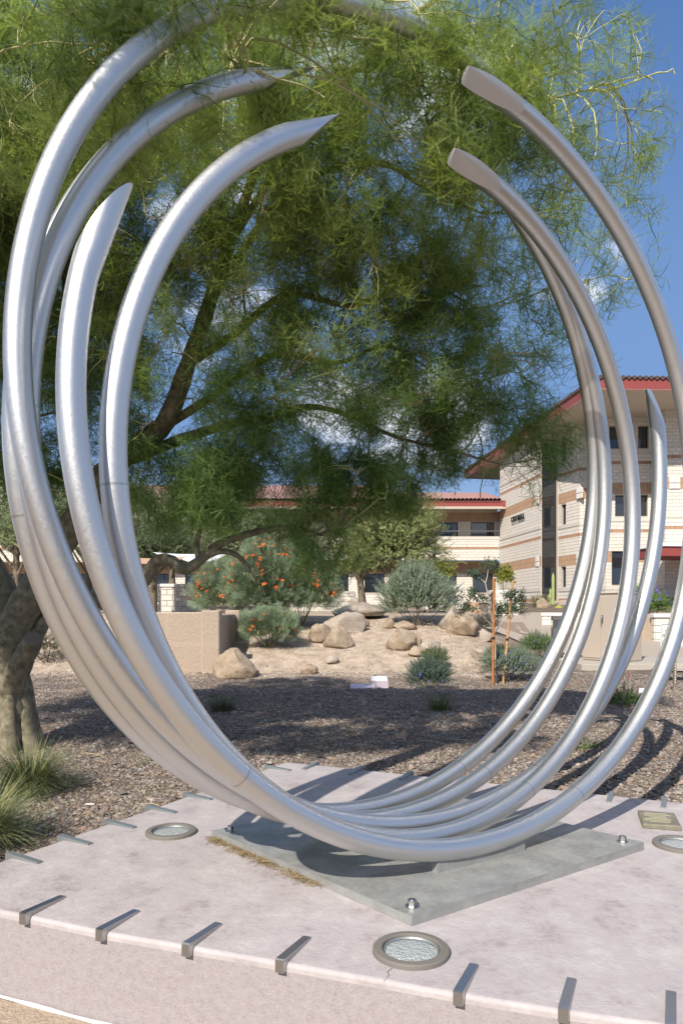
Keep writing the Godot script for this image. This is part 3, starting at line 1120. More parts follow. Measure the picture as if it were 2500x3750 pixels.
func outward(b: MB, p: Vector3, q: Vector3, r: Vector3):
	if (q - p).cross(r - p).dot(p + q + r) < 0: b.tri(p, r, q)
	else: b.tri(p, q, r)


func leaf_shapes():
	# mesquite spray: a twig along y with hanging pairs of feathery leaves
	L.spray = []
	for variant in 4:
		var b := MB.new()
		var r := RandomNumberGenerator.new()
		r.seed = 100 + variant
		var path := PackedVector3Array()
		for k in 5: path.append(Vector3(sin(k * 1.3 + variant) * 0.008, k * 0.05, cos(k * 1.7) * 0.006))
		b.col = Color(.62, .62, .30)
		b.tube(path, PackedFloat32Array([.0022, .002, .0017, .0013, .0008]), 4)
		for k in 7:
			var y := 0.015 + k * 0.03
			for s in 2:
				var a := k * 2.4 + s * 0.55 + r.randf_range(-.3, .3)
				var out := Vector3(cos(a), r.randf_range(0.15, 0.75), sin(a)).normalized()
				var len := r.randf_range(.085, .13)
				var q := Vector3(0, y, 0)
				var d := out
				var g := r.randf_range(.85, 1.15)
				b.col = Color(g, g, g * r.randf_range(.85, 1.1))
				var m := 15
				var wide := d.cross(Vector3.UP).normalized()
				for j in m:
					d = (d + Vector3(0, -0.06, 0)).normalized()
					q += d * (len / m)
					var lw := 0.0078 * (1.0 - 0.5 * absf(float(j) / m - 0.4))
					var fwd := d * 0.0028
					var w4 := d * 0.0018
					b.tri(q - w4, q + w4, q + wide * lw + fwd)
					b.tri(q + w4, q - w4, q - wide * lw + fwd)
		L.spray.append(b.mesh())
	# twig with small oval leaves
	L.oval = []
	for variant in 3:
		var b := MB.new()
		var r := RandomNumberGenerator.new()
		r.seed = 200 + variant
		for k in 16:
			var y := 0.01 + k * 0.0125
			var a := k * 2.4 + r.randf_range(-.4, .4)
			var d := Vector3(cos(a), r.randf_range(.2, 1.1), sin(a)).normalized()
			var g := r.randf_range(.75, 1.2)
			b.col = Color(g, g, g)
			leaflet(b, Vector3(0, y, 0), d, d.cross(Vector3.UP).normalized(), r.randf_range(.03, .05), r.randf_range(.014, .02))
		b.col = Color(.6, .5, .4)
		b.tube(PackedVector3Array([Vector3.ZERO, Vector3(0.004, .1, 0), Vector3(0, .2, .004)]), PackedFloat32Array([.003, .002, .001]), 4)
		L.oval.append(b.mesh())
	# upright sage shoot, closely set tiny leaves
	L.sage = []
	for variant in 3:
		var b := MB.new()
		var r := RandomNumberGenerator.new()
		r.seed = 300 + variant
		for k in 34:
			var y := 0.005 + k * 0.0065
			var a := k * 2.4 + r.randf_range(-.4, .4)
			var d := Vector3(cos(a), r.randf_range(.3, 1.4), sin(a)).normalized()
			var g := r.randf_range(.8, 1.2)
			b.col = Color(g, g, g)
			leaflet(b, Vector3(0, y, 0), d, d.cross(Vector3.UP).normalized(), r.randf_range(.018, .03), r.randf_range(.009, .014))
		L.sage.append(b.mesh())
	# bipinnate feather of the flowering shrub
	L.feather = []
	for variant in 3:
		var b := MB.new()
		var r := RandomNumberGenerator.new()
		r.seed = 400 + variant
		for k in 6:
			var y := 0.02 + k * 0.035
			for s in [-1.0, 1.0]:
				var d := Vector3(s, 0.55, r.randf_range(-.25, .25)).normalized()
				var g := r.randf_range(.8, 1.2)
				b.col = Color(g, g, g)
				var q := Vector3(0, y, 0)
				var w := d.cross(Vector3.BACK).normalized()
				for j in 7:
					q += d * 0.012
					d = (d + Vector3(0, -.03, 0)).normalized()
					b.tri(q - d * .004, q + d * .004, q + w * .014 + d * .004)
					b.tri(q + d * .004, q - d * .004, q - w * .014 + d * .004)
		L.feather.append(b.mesh())
	# fine tuft used for the yellow green planter bushes
	L.tuft = []
	for variant in 2:
		var b := MB.new()
		var r := RandomNumberGenerator.new()
		r.seed = 500 + variant
		for k in 26:
			var d := Vector3(r.randf_range(-1, 1), r.randf_range(.2, 1.5), r.randf_range(-1, 1)).normalized()
			var g := r.randf_range(.7, 1.25)
			b.col = Color(g, g, g)
			leaflet(b, Vector3(0, r.randf_range(0, .05), 0), d, d.cross(Vector3.UP).normalized(), r.randf_range(.07, .14), .012)
		L.tuft.append(b.mesh())
	# long lance leaves of the young tree, drooping
	L.lance = []
	for variant in 2:
		var b := MB.new()
		var r := RandomNumberGenerator.new()
		r.seed = 600 + variant
		b.col = Color(.7, .6, .4)
		b.tube(PackedVector3Array([Vector3.ZERO, Vector3(.01, .09, 0), Vector3(.03, .17, 0)]), PackedFloat32Array([.004, .003, .0015]), 4)
		for k in 11:
			var y := .02 + k * .014
			var a := k * 2.4 + r.randf_range(-.3, .3)
			var d := Vector3(cos(a), r.randf_range(-.9, .2), sin(a)).normalized()
			var g := r.randf_range(.75, 1.2)
			b.col = Color(g, g, g)
			leaflet(b, Vector3(0.01, y, 0), d, d.cross(Vector3.UP).normalized(), r.randf_range(.07, .11), .022)
		L.lance.append(b.mesh())
	# a flower head of crinkled petals
	L.flower = []
	for variant in 3:
		var b := MB.new()
		var r := RandomNumberGenerator.new()
		r.seed = 700 + variant
		for f in 4:
			var c := Vector3(r.randf_range(-.035, .035), r.randf_range(-.02, .025), r.randf_range(-.035, .035))
			for k in 5:
				var a := TAU * k / 5 + r.randf_range(-.2, .2)
				var d := Vector3(cos(a), r.randf_range(-.1, .5), sin(a)).normalized()
				b.col = Color(.80, .085, .02) if r.randf() < .72 else Color(.86, .30, .02)
				leaflet(b, c, d, d.cross(Vector3.UP).normalized(), r.randf_range(.03, .042), .026)
		b.col = Color(.75, .45, .05)
		for k in 5:
			leaflet(b, Vector3.ZERO, Vector3(r.randf_range(-.6, .6), 1, r.randf_range(-.6, .6)).normalized(), Vector3.RIGHT, .05, .006)
		L.flower.append(b.mesh())
	var bb := MB.new()
	for k in 9:
		var a := k * 2.4
		var d := Vector3(cos(a), 0.5, sin(a)).normalized()
		bb.col = Color.WHITE
		leaflet(bb, Vector3(0, k * .006, 0), d, d.cross(Vector3.UP).normalized(), .022, .018)
	L.bloom = bb.mesh()
	# grass blade, bending over
	L.blade = []
	for variant in 3:
		bb = MB.new()
		var bend: float = [0.5, 1.0, 1.6][variant]
		var p := Vector3.ZERO
		var ang := 0.12
		for k in 7:
			var d := Vector3(sin(ang), cos(ang), 0)
			var q := p + d * (1.0 / 7)
			var w0 := 0.0045 * (1 - k / 7.0)
			var w1 := 0.0045 * (1 - (k + 1) / 7.0)
			var g := 0.8 + 0.06 * k
			bb.col = Color(g, g, g)
			bb.quad(p - Vector3(0, 0, w0), p + Vector3(0, 0, w0), q + Vector3(0, 0, w1 + .0002), q - Vector3(0, 0, w1 + .0002))
			p = q
			ang += bend / 7
		L.blade.append(bb.mesh())
	# stones
	L.stone = []
	for variant in 5:
		var r := RandomNumberGenerator.new()
		r.seed = 800 + variant
		bb = MB.new()
		bb.col = Color.WHITE
				# convex-ish hull: top, ring, bottom fan on sorted ring
		var top := Vector3(r.randf_range(-.3, .3), r.randf_range(.45, .7), r.randf_range(-.3, .3))
		var bot := Vector3(0, -.5, 0)
		var ringu := []
		var ringl := []
		var m := 6
		for k in m:
			var a := TAU * (k + r.randf_range(-.25, .25)) / m
			ringu.append(Vector3(cos(a) * r.randf_range(.45, .8), r.randf_range(.2, .5), sin(a) * r.randf_range(.45, .8)))
			ringl.append(Vector3(cos(a + .3) * r.randf_range(.8, 1.1), r.randf_range(-.25, 0), sin(a + .3) * r.randf_range(.8, 1.1)))
		for k in m:
			var j := (k + 1) % m
			outward(bb, ringu[k], top, ringu[j])
			outward(bb, ringl[k], ringu[k], ringl[j])
			outward(bb, ringu[k], ringu[j], ringl[j])
			outward(bb, bot, ringl[k], ringl[j])
		L.stone.append(bb.mesh())


# ---------- the mesquite ----------
func smooth_path(pts: Array, per := 6) -> PackedVector3Array:
	var c := Curve3D.new()
	for i in pts.size():
		var a: Vector3 = pts[maxi(i - 1, 0)]
		var e: Vector3 = pts[mini(i + 1, pts.size() - 1)]
		var t: Vector3 = (e - a) / 6.0
		c.add_point(pts[i], -t, t)
	var out := PackedVector3Array()
	var n := (pts.size() - 1) * per
	for i in n + 1:
		out.append(c.sample(mini(i / per, pts.size() - 2), float(i % per) / per if i < n else 1.0))
	return out


func limb(called: String, pts: Array, rads: Array, tree: Node, nodes: Array, material: Material, knobby := 0.06) -> void:
	var path := smooth_path(pts)
	var rad := PackedFloat32Array()
	for i in path.size():
		var f := float(i) / 6.0
		var k := mini(int(f), rads.size() - 2)
		rad.append(lerpf(rads[k], rads[k + 1], f - k) * (1.0 + knobby * sin(i * 1.9 + pts.size()) + rv(-.03, .03)))
		if i > 3: nodes.append([path[i], rad[rad.size() - 1], (path[i] - path[i - 1]).normalized()])
	var b := MB.new()
	b.tube(path, rad, 12, true)
	put(called, b, material, tree)


func big_tree():
	rng.seed = 2024
	var t := thing("mesquite_tree", "large mesquite tree arching over the ring sculpture from the left", "tree", Vector3.ZERO)
	var nodes := []
	var trunk_nodes := []
	# trunk: fluted column
	var g := gp(-3.12, 6.95, -0.12)
	limb("trunk", [g, g + Vector3(.0, .35, 0), g + Vector3(-.01, .72, .02), Vector3(-3.205, 0.865, -6.95)], [.25, .205, .18, .165], t, trunk_nodes, M.bark)
	var fl := MB.new()
	for k in 7:
		var a := k * 0.9 + 0.3
		var off := Vector3(cos(a), 0, sin(a))
		fl.tube(smooth_path([g + off * .29, g + off * .19 + Vector3(0, .32, 0), g + off * .14 + Vector3(0, .8, 0)]), PackedFloat32Array([.11, .105, .10, .095, .09, .085, .08, .075, .07, .065, .06, .05, .04]), 9)
	put("trunk_flutes", fl, M.bark, t)
	limb("limb", [Vector3(-3.192, 0.659, -6.95), Vector3(-3.115, 1.045, -6.95), Vector3(-2.888, 1.456, -6.9), Vector3(-2.512, 2.064, -6.85), Vector3(-2.15, 2.553, -6.75), Vector3(-1.784, 2.794, -6.6), Vector3(-1.529, 2.951, -6.45), Vector3(-1.307, 3.402, -6.3), Vector3(-1.096, 3.81, -6.1), Vector3(-0.896, 4.23, -5.9), Vector3(-0.676, 4.659, -5.7), Vector3(-0.509, 4.989, -5.5), Vector3(-0.334, 5.385, -5.3)], [.19, .165, .15, .125, .11, .095, .085, .07, .06, .05, .036, .026, .014], t, nodes, M.bark)
	limb("limb", [Vector3(-3.243, 0.762, -6.95), Vector3(-3.234, 1.408, -7.1), Vector3(-3.413, 1.756, -7.2), Vector3(-3.812, 2.465, -7.3), Vector3(-4.027, 3.516, -7.2), Vector3(-3.808, 4.701, -6.9)], [.15, .115, .10, .08, .06, .03], t, nodes, M.bark)
	limb("limb", [Vector3(-3.118, 0.459, -6.9), Vector3(-2.95, 0.802, -6.75), Vector3(-2.788, 1.019, -6.65)], [.13, .085, .075], t, trunk_nodes, M.bark)
	var cut := MB.new()
	cut.lathe(PackedVector2Array([Vector2(.076, -.012), Vector2(.07, .01), Vector2(.045, .016), Vector2(.001, .012)]), Vector3.ZERO, 18)
	var co := put("pruned_end", cut, M.cut_wood, t)
	co.transform = Transform3D(frame_y(Vector3(.35, .35, .85), 0), Vector3(-2.768, 1.038, -6.62))
	limb("limb", [Vector3(-3.115, 0.556, -6.95), Vector3(-2.956, 0.914, -7), Vector3(-2.82, 1.224, -7.05), Vector3(-2.463, 1.406, -7), Vector3(-2.096, 1.341, -6.9), Vector3(-1.839, 1.542, -6.8), Vector3(-1.695, 1.732, -6.75), Vector3(-1.551, 1.744, -6.7), Vector3(-1.424, 1.66, -6.65), Vector3(-1.296, 1.713, -6.6), Vector3(-1.1, 1.877, -6.6), Vector3(-0.782, 1.987, -6.6), Vector3(-0.464, 2.036, -6.6), Vector3(-0.171, 1.962, -6.6)], [.11, .085, .075, .07, .065, .065, .058, .052, .052, .046, .038, .03, .022, .012], t, nodes, M.bark)
	limb("limb", [Vector3(-1.259, 1.742, -6.6), Vector3(-1.1, 1.816, -6.6), Vector3(-0.948, 1.791, -6.6), Vector3(-0.843, 1.681, -6.6), Vector3(-0.782, 1.547, -6.6)], [.032, .029, .025, .018, .009], t, nodes, M.bark)
	limb("limb", [Vector3(-1.276, 1.73, -6.6), Vector3(-1.291, 1.889, -6.6), Vector3(-1.247, 2.036, -6.6), Vector3(-1.1, 2.231, -6.6)], [.028, .024, .02, .011], t, nodes, M.bark)
	limb("limb", [Vector3(-2.035, 2.618, -6.7), Vector3(-1.442, 2.818, -6.6), Vector3(-1.051, 2.94, -6.6), Vector3(-0.636, 3.026, -6.6), Vector3(-0.318, 3.111, -6.6), Vector3(0.024, 3.05, -6.6), Vector3(0.496, 2.866, -6.7), Vector3(1.007, 2.763, -6.8), Vector3(1.482, 2.657, -6.9)], [.06, .048, .04, .034, .028, .022, .017, .012, .006], t, nodes, M.bark)
	limb("limb", [Vector3(-1.674, 2.855, -6.55), Vector3(-1.114, 3.151, -6.4), Vector3(-0.574, 3.438, -6.2), Vector3(-0.046, 3.369, -6.2), Vector3(0.397, 3.542, -6.3), Vector3(0.924, 3.27, -6.4)], [.045, .034, .026, .02, .013, .006], t, nodes, M.bark_mid)
	limb("limb", [Vector3(-1.307, 3.402, -6.3), Vector3(-0.904, 3.562, -6.1), Vector3(-0.437, 3.815, -5.9), Vector3(0.109, 3.728, -5.9), Vector3(0.6, 3.969, -6), Vector3(1.13, 3.787, -6.1)], [.042, .033, .026, .02, .013, .006], t, nodes, M.bark_mid)
	limb("limb", [Vector3(-1.107, 3.81, -6.1), Vector3(-0.765, 4.208, -5.9), Vector3(-0.408, 4.589, -5.8), Vector3(0.021, 4.733, -5.7), Vector3(0.353, 4.672, -5.6), Vector3(0.643, 4.496, -5.6), Vector3(1.077, 4.363, -5.7)], [.038, .033, .029, .025, .02, .014, .007], t, nodes, M.bark_mid)
	limb("limb", [Vector3(-0.676, 4.659, -5.7), Vector3(-0.387, 4.969, -5.5), Vector3(-0.098, 5.11, -5.3), Vector3(0.173, 5.125, -5.2), Vector3(0.567, 5.146, -5.1), Vector3(0.87, 4.904, -5), Vector3(1.259, 4.756, -5), Vector3(1.667, 4.82, -5)], [.036, .031, .027, .023, .019, .015, .010, .005], t, nodes, M.bark_mid)
	limb("limb", [Vector3(-0.896, 4.23, -5.9), Vector3(-0.317, 4.954, -5.7), Vector3(0.306, 5.539, -5.5), Vector3(0.9, 5.862, -5.4), Vector3(1.472, 5.797, -5.3)], [.034, .028, .021, .014, .007], t, nodes, M.bark_mid)
	limb("limb", [Vector3(-2.317, 2.31, -6.8), Vector3(-2.383, 3.301, -6.5), Vector3(-2.333, 4.406, -6.3), Vector3(-2.027, 5.06, -5.7), Vector3(-2.022, 5.522, -5.3), Vector3(-2.037, 5.894, -5)], [.065, .052, .042, .032, .024, .014], t, nodes, M.bark_mid)
	limb("limb", [Vector3(-2.31, 4.406, -6.3), Vector3(-1.721, 4.89, -5.6), Vector3(-1.278, 4.969, -5), Vector3(-0.817, 4.868, -4.5), Vector3(-0.42, 4.677, -4.2)], [.034, .028, .022, .015, .008], t, nodes, M.bark_mid)
	limb("limb", [Vector3(-2.027, 5.06, -5.7), Vector3(-1.67, 4.895, -4.9), Vector3(-1.291, 4.49, -4.2), Vector3(-1.04, 3.968, -3.6)], [.026, .02, .013, .006], t, nodes, M.bark_mid)
	limb("limb", [Vector3(-0.735, 4.953, -6.2), Vector3(-0.674, 4.923, -5.2), Vector3(-0.652, 4.642, -4.4), Vector3(-0.607, 4.248, -3.9), Vector3(-0.454, 3.855, -3.5)], [.03, .024, .017, .011, .006], t, nodes, M.bark_mid)

	limb("limb", [Vector3(-2.31, 4.406, -6.3), Vector3(-2.6, 4.5, -5.0), Vector3(-2.8, 4.8, -3.9), Vector3(-2.3, 5.0, -2.6), Vector3(-1.5, 5.0, -1.9)], [.04, .032, .025, .017, .008], t, nodes, M.bark_mid)
	# crown: clumps with their own centre, reach and share of the shoots
	var clumps := [
		[Vector3(-1.483, 4.595, -5.2), Vector3(1.7, .95, 1.0), .66],
		[Vector3(0, 4.672, -5.2), Vector3(1.5, .9, .9), .6],
		[Vector3(-0.422, 3.582, -5.7), Vector3(1.5, .95, .65), .85],
		[Vector3(0.822, 3.747, -6), Vector3(1.2, .95, .6), .8],
		[Vector3(-0.65, 2.193, -6.5), Vector3(.7, .24, .4), 1.3],
		[Vector3(-0.174, 1.972, -6.7), Vector3(.55, .28, .4), 1.4],
		[Vector3(0.077, 2.223, -6.9), Vector3(.42, .26, .4), 1.1],
		[Vector3(-0.416, 1.718, -6.6), Vector3(.42, .16, .35), .6],
		[Vector3(-0.367, 2.5, -6.6), Vector3(1.1, .30, .5), 1.0],
		[Vector3(-0.896, 2.703, -6.2), Vector3(1.0, .5, .6), .6],
		[Vector3(-1.304, 2.393, -6.4), Vector3(.7, .38, .5), 1.2],
		[Vector3(0.199, 2.394, -6.7), Vector3(.5, .4, .5), .9],
		[Vector3(0.698, 3.204, -6.5), Vector3(.85, .5, .5), .8],
		[Vector3(1.259, 4.543, -5), Vector3(.9, .85, .9), .30],
		[Vector3(1.721, 4.164, -5.6), Vector3(.65, .75, .7), .24],
		[Vector3(1.926, 4.788, -5.2), Vector3(.6, .65, .6), .10],
		[Vector3(-2.637, 3.589, -6.3), Vector3(1.2, 1.15, 1.0), .95],
		[Vector3(-2.862, 2.555, -6.9), Vector3(.8, .42, .7), .6],
		[Vector3(1.385, 2.788, -6.8), Vector3(.8, .5, .5), 1.0],
		[Vector3(0.781, 2.839, -6.8), Vector3(.8, .45, .6), .55],
		[Vector3(1.587, 3.356, -6.3), Vector3(.65, .65, .6), .5],
		[Vector3(-3.6, 5.0, -6.6), Vector3(1.5, 1.1, 1.6), .7],
		[Vector3(-4.2, 4.2, -5.2), Vector3(1.6, 1.2, 1.6), 1.0],
		[Vector3(-2.9, 5.3, -4.4), Vector3(1.2, .7, 1.0), .6],
		[Vector3(-2.9, 4.7, -2.1), Vector3(1.3, .4, .65), 1.2],
		[Vector3(-1.4, 4.85, -1.85), Vector3(1.0, .35, .5), .8],
		[Vector3(-3.5, 3.8, -4.0), Vector3(1.2, .9, 1.0), .9],

		[Vector3(-.45, 3.92, -3.75), Vector3(.42, .22, .25), .75],
		[Vector3(1.32, 4.15, -4.65), Vector3(.3, .26, .22), .7],
		[Vector3(-.98, 3.75, -3.35), Vector3(.45, .4, .25), .7],
		[Vector3(-1.3, 4.0, -3.9), Vector3(.7, .6, .5), .45],
		[Vector3(1.589, 2.916, -6.6), Vector3(.55, .35, .4), .7],
		[Vector3(0.676, 4.054, -4.45), Vector3(.26, .16, .14), .8],
		[Vector3(.1, 4.65, -4.2), Vector3(.9, .3, .4), .7],
		[Vector3(-.62, 3.98, -3.15), Vector3(.4, .25, .18), .6],
		[Vector3(-.15, 4.38, -3.6), Vector3(.5, .2, .2), .35],
		[Vector3(.75, 4.5, -4.1), Vector3(.55, .2, .25), .2],
		[Vector3(1.0, 4.35, -4.35), Vector3(.35, .22, .2), .8],
	]
	var total := 0.0
	var vol := []
	for c in clumps:
		var w: float = pow(c[1].x * c[1].y * c[1].z, 0.8) * c[2]
		vol.append(w)
		total += w
	var pick := func(k: int) -> Vector3:
		var c: Array = clumps[k]
		var d := rdir() * pow(rng.randf(), 0.42)
		return c[0] + Vector3(d.x * c[1].x, d.y * c[1].y, d.z * c[1].z)
	# boughs reach from the limbs into the clumps
	var boughs := MB.new()
	var bnodes := []
	for k in clumps.size():
		var m := maxi(4, int(330 * vol[k] / total))
		for i in m:
			var p: Vector3 = pick.call(k)
			grow(p, nodes, boughs, bnodes, 0.011, 0.0045, 0.20, 8, 5)
	var lo := MB.new()
	var gaps := FastNoiseLite.new()
	gaps.seed = 8
	gaps.frequency = 1.25
	gaps.fractal_octaves = 2
	var shoots := []
	var all := nodes + bnodes
	var cells := {}
	for nd in all:
		var q := Vector3i((nd[0] * 1.6).floor())
		if not cells.has(q): cells[q] = []
		cells[q].append(nd)
	for k in clumps.size():
		var m := maxi(30, int(8300 * vol[k] / total))
		for i in m:
			var p: Vector3 = pick.call(k)
			if gaps.get_noise_3dv(p) < (-0.22 if p.y > 2.9 else -0.14) and clumps[k][1].x > .4: continue
			var near := []
			var q := Vector3i((p * 1.6).floor())
			for dx in [-1, 0, 1]:
				for dy in [-1, 0, 1]:
					for dz in [-1, 0, 1]:
						near.append_array(cells.get(q + Vector3i(dx, dy, dz), []))
			if near.is_empty(): continue
			grow(p, near, lo, shoots, 0.0050, 0.0014, 0.22, 6, 4)
	put("boughs", boughs, M.twig, t).set_meta("kind", "stuff")
	put("twigs", lo, M.twig, t).set_meta("kind", "stuff")
	# feathery sprays all along the twigs
	var xf := [[], [], [], []]
	var cs := [[], [], [], []]
	for s in shoots:
		var p: Vector3 = s[0]
		var bare := 0.34
		if p.x > 0.9: bare = 0.5
		if s[3] < 0.45 and rng.randf() < 0.85: continue
		if rng.randf() < bare * 0.5: continue
		var kk := 1 if p.x > 1.15 else 2
		for j in kk:
			var d: Vector3 = s[2] * 0.7 + rdir() * 0.75 + Vector3(0, -0.45, 0)
			var sc := rv(.7, 1.25)
			var v := rng.randi() % 4
			xf[v].append(Transform3D(frame_y(d, rv(0, TAU)).scaled(Vector3.ONE * sc), p))
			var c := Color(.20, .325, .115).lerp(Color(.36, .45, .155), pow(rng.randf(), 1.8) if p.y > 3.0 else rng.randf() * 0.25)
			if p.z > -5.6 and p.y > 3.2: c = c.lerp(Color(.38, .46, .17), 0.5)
			cs[v].append(shade(c, .22))
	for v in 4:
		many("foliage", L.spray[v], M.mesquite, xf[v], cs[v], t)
	print("shoot nodes ", shoots.size(), " sprays ", xf[0].size() * 4)


func grow(p: Vector3, nodes: Array, b: MB, out: Array, r0: float, r1: float, droop: float, steps: int, sides: int):
	# joins a point of the crown to the nearest wood with a bending shoot
	var best = null
	var bd := 1e9
	for nd in nodes:
		var o: Vector3 = nd[0]
		var d := o.distance_squared_to(p)
		# rather from below and from behind the tip
		if o.y > p.y + 0.1: d *= 1.3
		if o.x > p.x + 0.05 and p.x > -2.0: d *= 1.8
		if d < bd:
			bd = d
			best = nd
	if best == null: return
	var a: Vector3 = best[0]
	var len := a.distance_to(p)
	if len < 0.08: return
	if len > 2.6: return
	var dir: Vector3 = best[2]
	var c1 := a + (dir * 0.45 + rdir() * 0.25).normalized() * len * 0.38 + Vector3.UP * len * 0.12
	var c2 := p + Vector3(rv(-.1, .1), droop * 0.8, rv(-.1, .1)) * len
	var path := PackedVector3Array()
	var rad := PackedFloat32Array()
	var ra := minf(r0 * (0.6 + 0.5 * len), float(best[1]) * 0.8)
	ra = maxf(ra, r1 * 1.3)
	var prev := a
	for i in steps + 1:
		var s := float(i) / steps
		var q := a.bezier_interpolate(c1, c2, p, s)
		if i > 0 and i < steps: q += rdir() * len * 0.018
		path.append(q)
		rad.append(lerpf(ra, r1, s))
		if i > 0: out.append([q, rad[i], (q - prev).normalized(), s])
		prev = q
	var g := rng.randf()
	b.col = Color(.34, .33, .15).lerp(Color(.55, .52, .27), g) if g < 0.78 else Color(.44, .27, .17)
	if p.x > 0.8 and p.y > 3.2: b.col = b.col.lerp(Color(.58, .58, .24), 0.6)
	b.tube(path, rad, sides)


# ---------- rocks ----------
func boulder(size: Vector3, sd: int, cuts := 9, rough := 0.16) -> ArrayMesh:
	var r := RandomNumberGenerator.new()
	r.seed = sd
	var f := FastNoiseLite.new()
	f.seed = sd
	f.frequency = 1.1
	f.fractal_octaves = 4
	var planes := []
	for k in cuts:
		var d := Vector3(r.randf_range(-1, 1), r.randf_range(-.3, 1), r.randf_range(-1, 1)).normalized()
		planes.append([d, r.randf_range(.5, .85)])
	var st := SurfaceTool.new()
	st.begin(Mesh.PRIMITIVE_TRIANGLES)
	st.set_smooth_group(0)
	var nu := 40
	var nv := 22
	for j in nv + 1:
		for i in nu:
			var th := PI * j / nv
			var ph := TAU * i / nu
			var p := Vector3(sin(th) * cos(ph), cos(th), sin(th) * sin(ph))
			for q in planes:
				var e: float = p.dot(q[0]) - q[1]
				if e > 0: p -= q[0] * e * 0.95
			p *= 1.0 + f.get_noise_3dv(p * 1.3) * rough + f.get_noise_3dv(p * 6.0) * rough * 0.3
			p.y = maxf(p.y, -0.55)
			st.add_vertex(p * size)
	for j in nv:
		for i in nu:
			var a := j * nu + i
			var c := j * nu + (i + 1) % nu
			st.add_index(a); st.add_index(c); st.add_index(a + nu)
			st.add_index(c); st.add_index(c + nu); st.add_index(a + nu)
	st.generate_normals()
	return st.commit()


func rock(label: String, px0: float, d: float, w: float, h: float, dep: float, sd: int, turn := 0.0, pale := false, cuts := 7, sink := 0.3, lift := 0.0):
	# w, h, dep: full visible width, height above the ground and depth in metres
	var half := h / (1.0 + (1.0 - sink))
	var m := boulder(Vector3(w * 0.5, h * 0.62, dep * 0.5), sd, cuts)
	var o := obj("boulder", m, M.rock_pale if pale else M.rock)
	o.position = gp(px0, d, h * 0.30 + lift)
	o.rotation.y = turn
	tag(o, label, "boulder", "boulders in the desert garden")


func rocks():
	rock("large rounded sandstone boulder at the corner of the stucco wall", -1.988, 14.2, .93, .60, .75, 11, 0.3, false, 6)
	rock("low tan boulder flush in the gravel, left of two near the flowering shrub", -0.638, 14.6, .36, .20, .3, 12, 0.0, false, 5)
	rock("small flat boulder in the gravel, right of two near the flowering shrub", -0.211, 15.4, .33, .16, .3, 13, 0.7, true, 5)
	rock("pyramid shaped pale boulder at the foot of the rock pile", -0.075, 16.8, .78, .56, .7, 14, 0.2, false, 9)
	rock("rounded boulder left of the pyramid shaped one", -0.474, 17.3, .52, .48, .6, 15, 1.2, false, 7)
	rock("broad grey boulder behind the pyramid shaped one", 0.081, 18.3, 1.05, .58, .9, 16, 0.0, true, 7)
	rock("orange tan boulder tucked under the pale slab", 0.476, 18.9, .52, .34, .5, 17, 0.5, false, 8)
	rock("wide pale flat slab boulder crowning the mound", 0.496, 20.6, 1.55, .46, 1.3, 18, 0.15, true, 5, .3, .05)
	rock("pointed boulder standing on top of the rock pile", 0.415, 22.4, .48, .46, .4, 19, 0.4, true, 9, .3, .12)
	rock("tan boulder behind the pale slab, beside the sage shrub", 0.856, 22.0, .7, .32, .6, 20, 0.0, false, 7)
	rock("small tan boulder below the sage shrub", 1.212, 18.7, .36, .30, .35, 21, 0.9, false, 7)
	rock("reddish flat boulder half hidden under the sage shrub", 1.653, 18.6, .7, .22, .5, 22, 0.2, false, 6)
	rock("big cracked boulder in the middle of the gravel slope", 1.348, 16.4, .74, .52, .6, 23, 0.0, false, 8)
	rock("blunt boulder right of the big cracked one", 1.611, 16.6, .42, .46, .5, 24, 0.4, false, 8)
	rock("wedge shaped boulder with a shaded hollow beneath it", 1.992, 16.3, .52, .24, .5, 25, 0.1, true, 7)
	rock("flat tan boulder in front of the wedge shaped one", 1.649, 15.9, .50, .22, .4, 26, 0.3, false, 6)
	rock("large slanting boulder right of the sage shrub", 2.933, 18.0, .85, .62, .75, 27, -0.5, false, 7)
	rock("rounded boulder behind the large slanting one", 2.77, 18.7, .6, .66, .6, 28, 0.3, true, 7)
	rock("grey weathered boulder right of the large slanting one", 3.422, 17.6, .42, .36, .4, 29, 0.2, true, 9)
	rock("flat slab boulder behind the wooden stakes", 2.976, 15.6, .62, .26, .5, 30, 0.2, true, 8)
	rock("dark undercut boulder right of the wooden stakes", 3.622, 15.4, .52, .28, .45, 32, -0.2, false, 8)
	rock("tan boulder in the raised bed by the building", 10.963, 40, .8, .62, .6, 33, 0.0, false, 8)


# ---------- shrubs ----------
func leafy(par: Node, meshes: Array, cen: Vector3, rad: Vector3, n: int, c0: Color, c1: Color, sc0: float, sc1: float, material: Material, up := 0.5, shell := 0.45, sd := 1, lump := 0.35):
	# foliage spread through a lumpy volume, outermost shoots pointing out and up
	var f := FastNoiseLite.new()
	f.seed = sd
	f.frequency = 1.4
	var xf := []
	var cs := []
	for v in meshes.size():
		xf.append([]); cs.append([])
	for i in n:
		var d := rdir()
		if d.y < -0.35: d.y *= -0.6
		d = d.normalized()
		var r := pow(rng.randf(), shell) * (1.0 + f.get_noise_3dv(d * 1.6) * lump + f.get_noise_3dv(d * 5.0) * lump * 0.5)
		var p := cen + Vector3(d.x * rad.x, d.y * rad.y, d.z * rad.z) * r
		var dir := (d + Vector3.UP * up + rdir() * 0.55).normalized()
		var v := rng.randi() % meshes.size()
		xf[v].append(Transform3D(frame_y(dir, rv(0, TAU)).scaled(Vector3.ONE * rv(sc0, sc1)), p))
		cs[v].append(shade(c0.lerp(c1, rng.randf()), .16))
	for v in meshes.size():
		many("foliage", meshes[v], material, xf[v], cs[v], par)


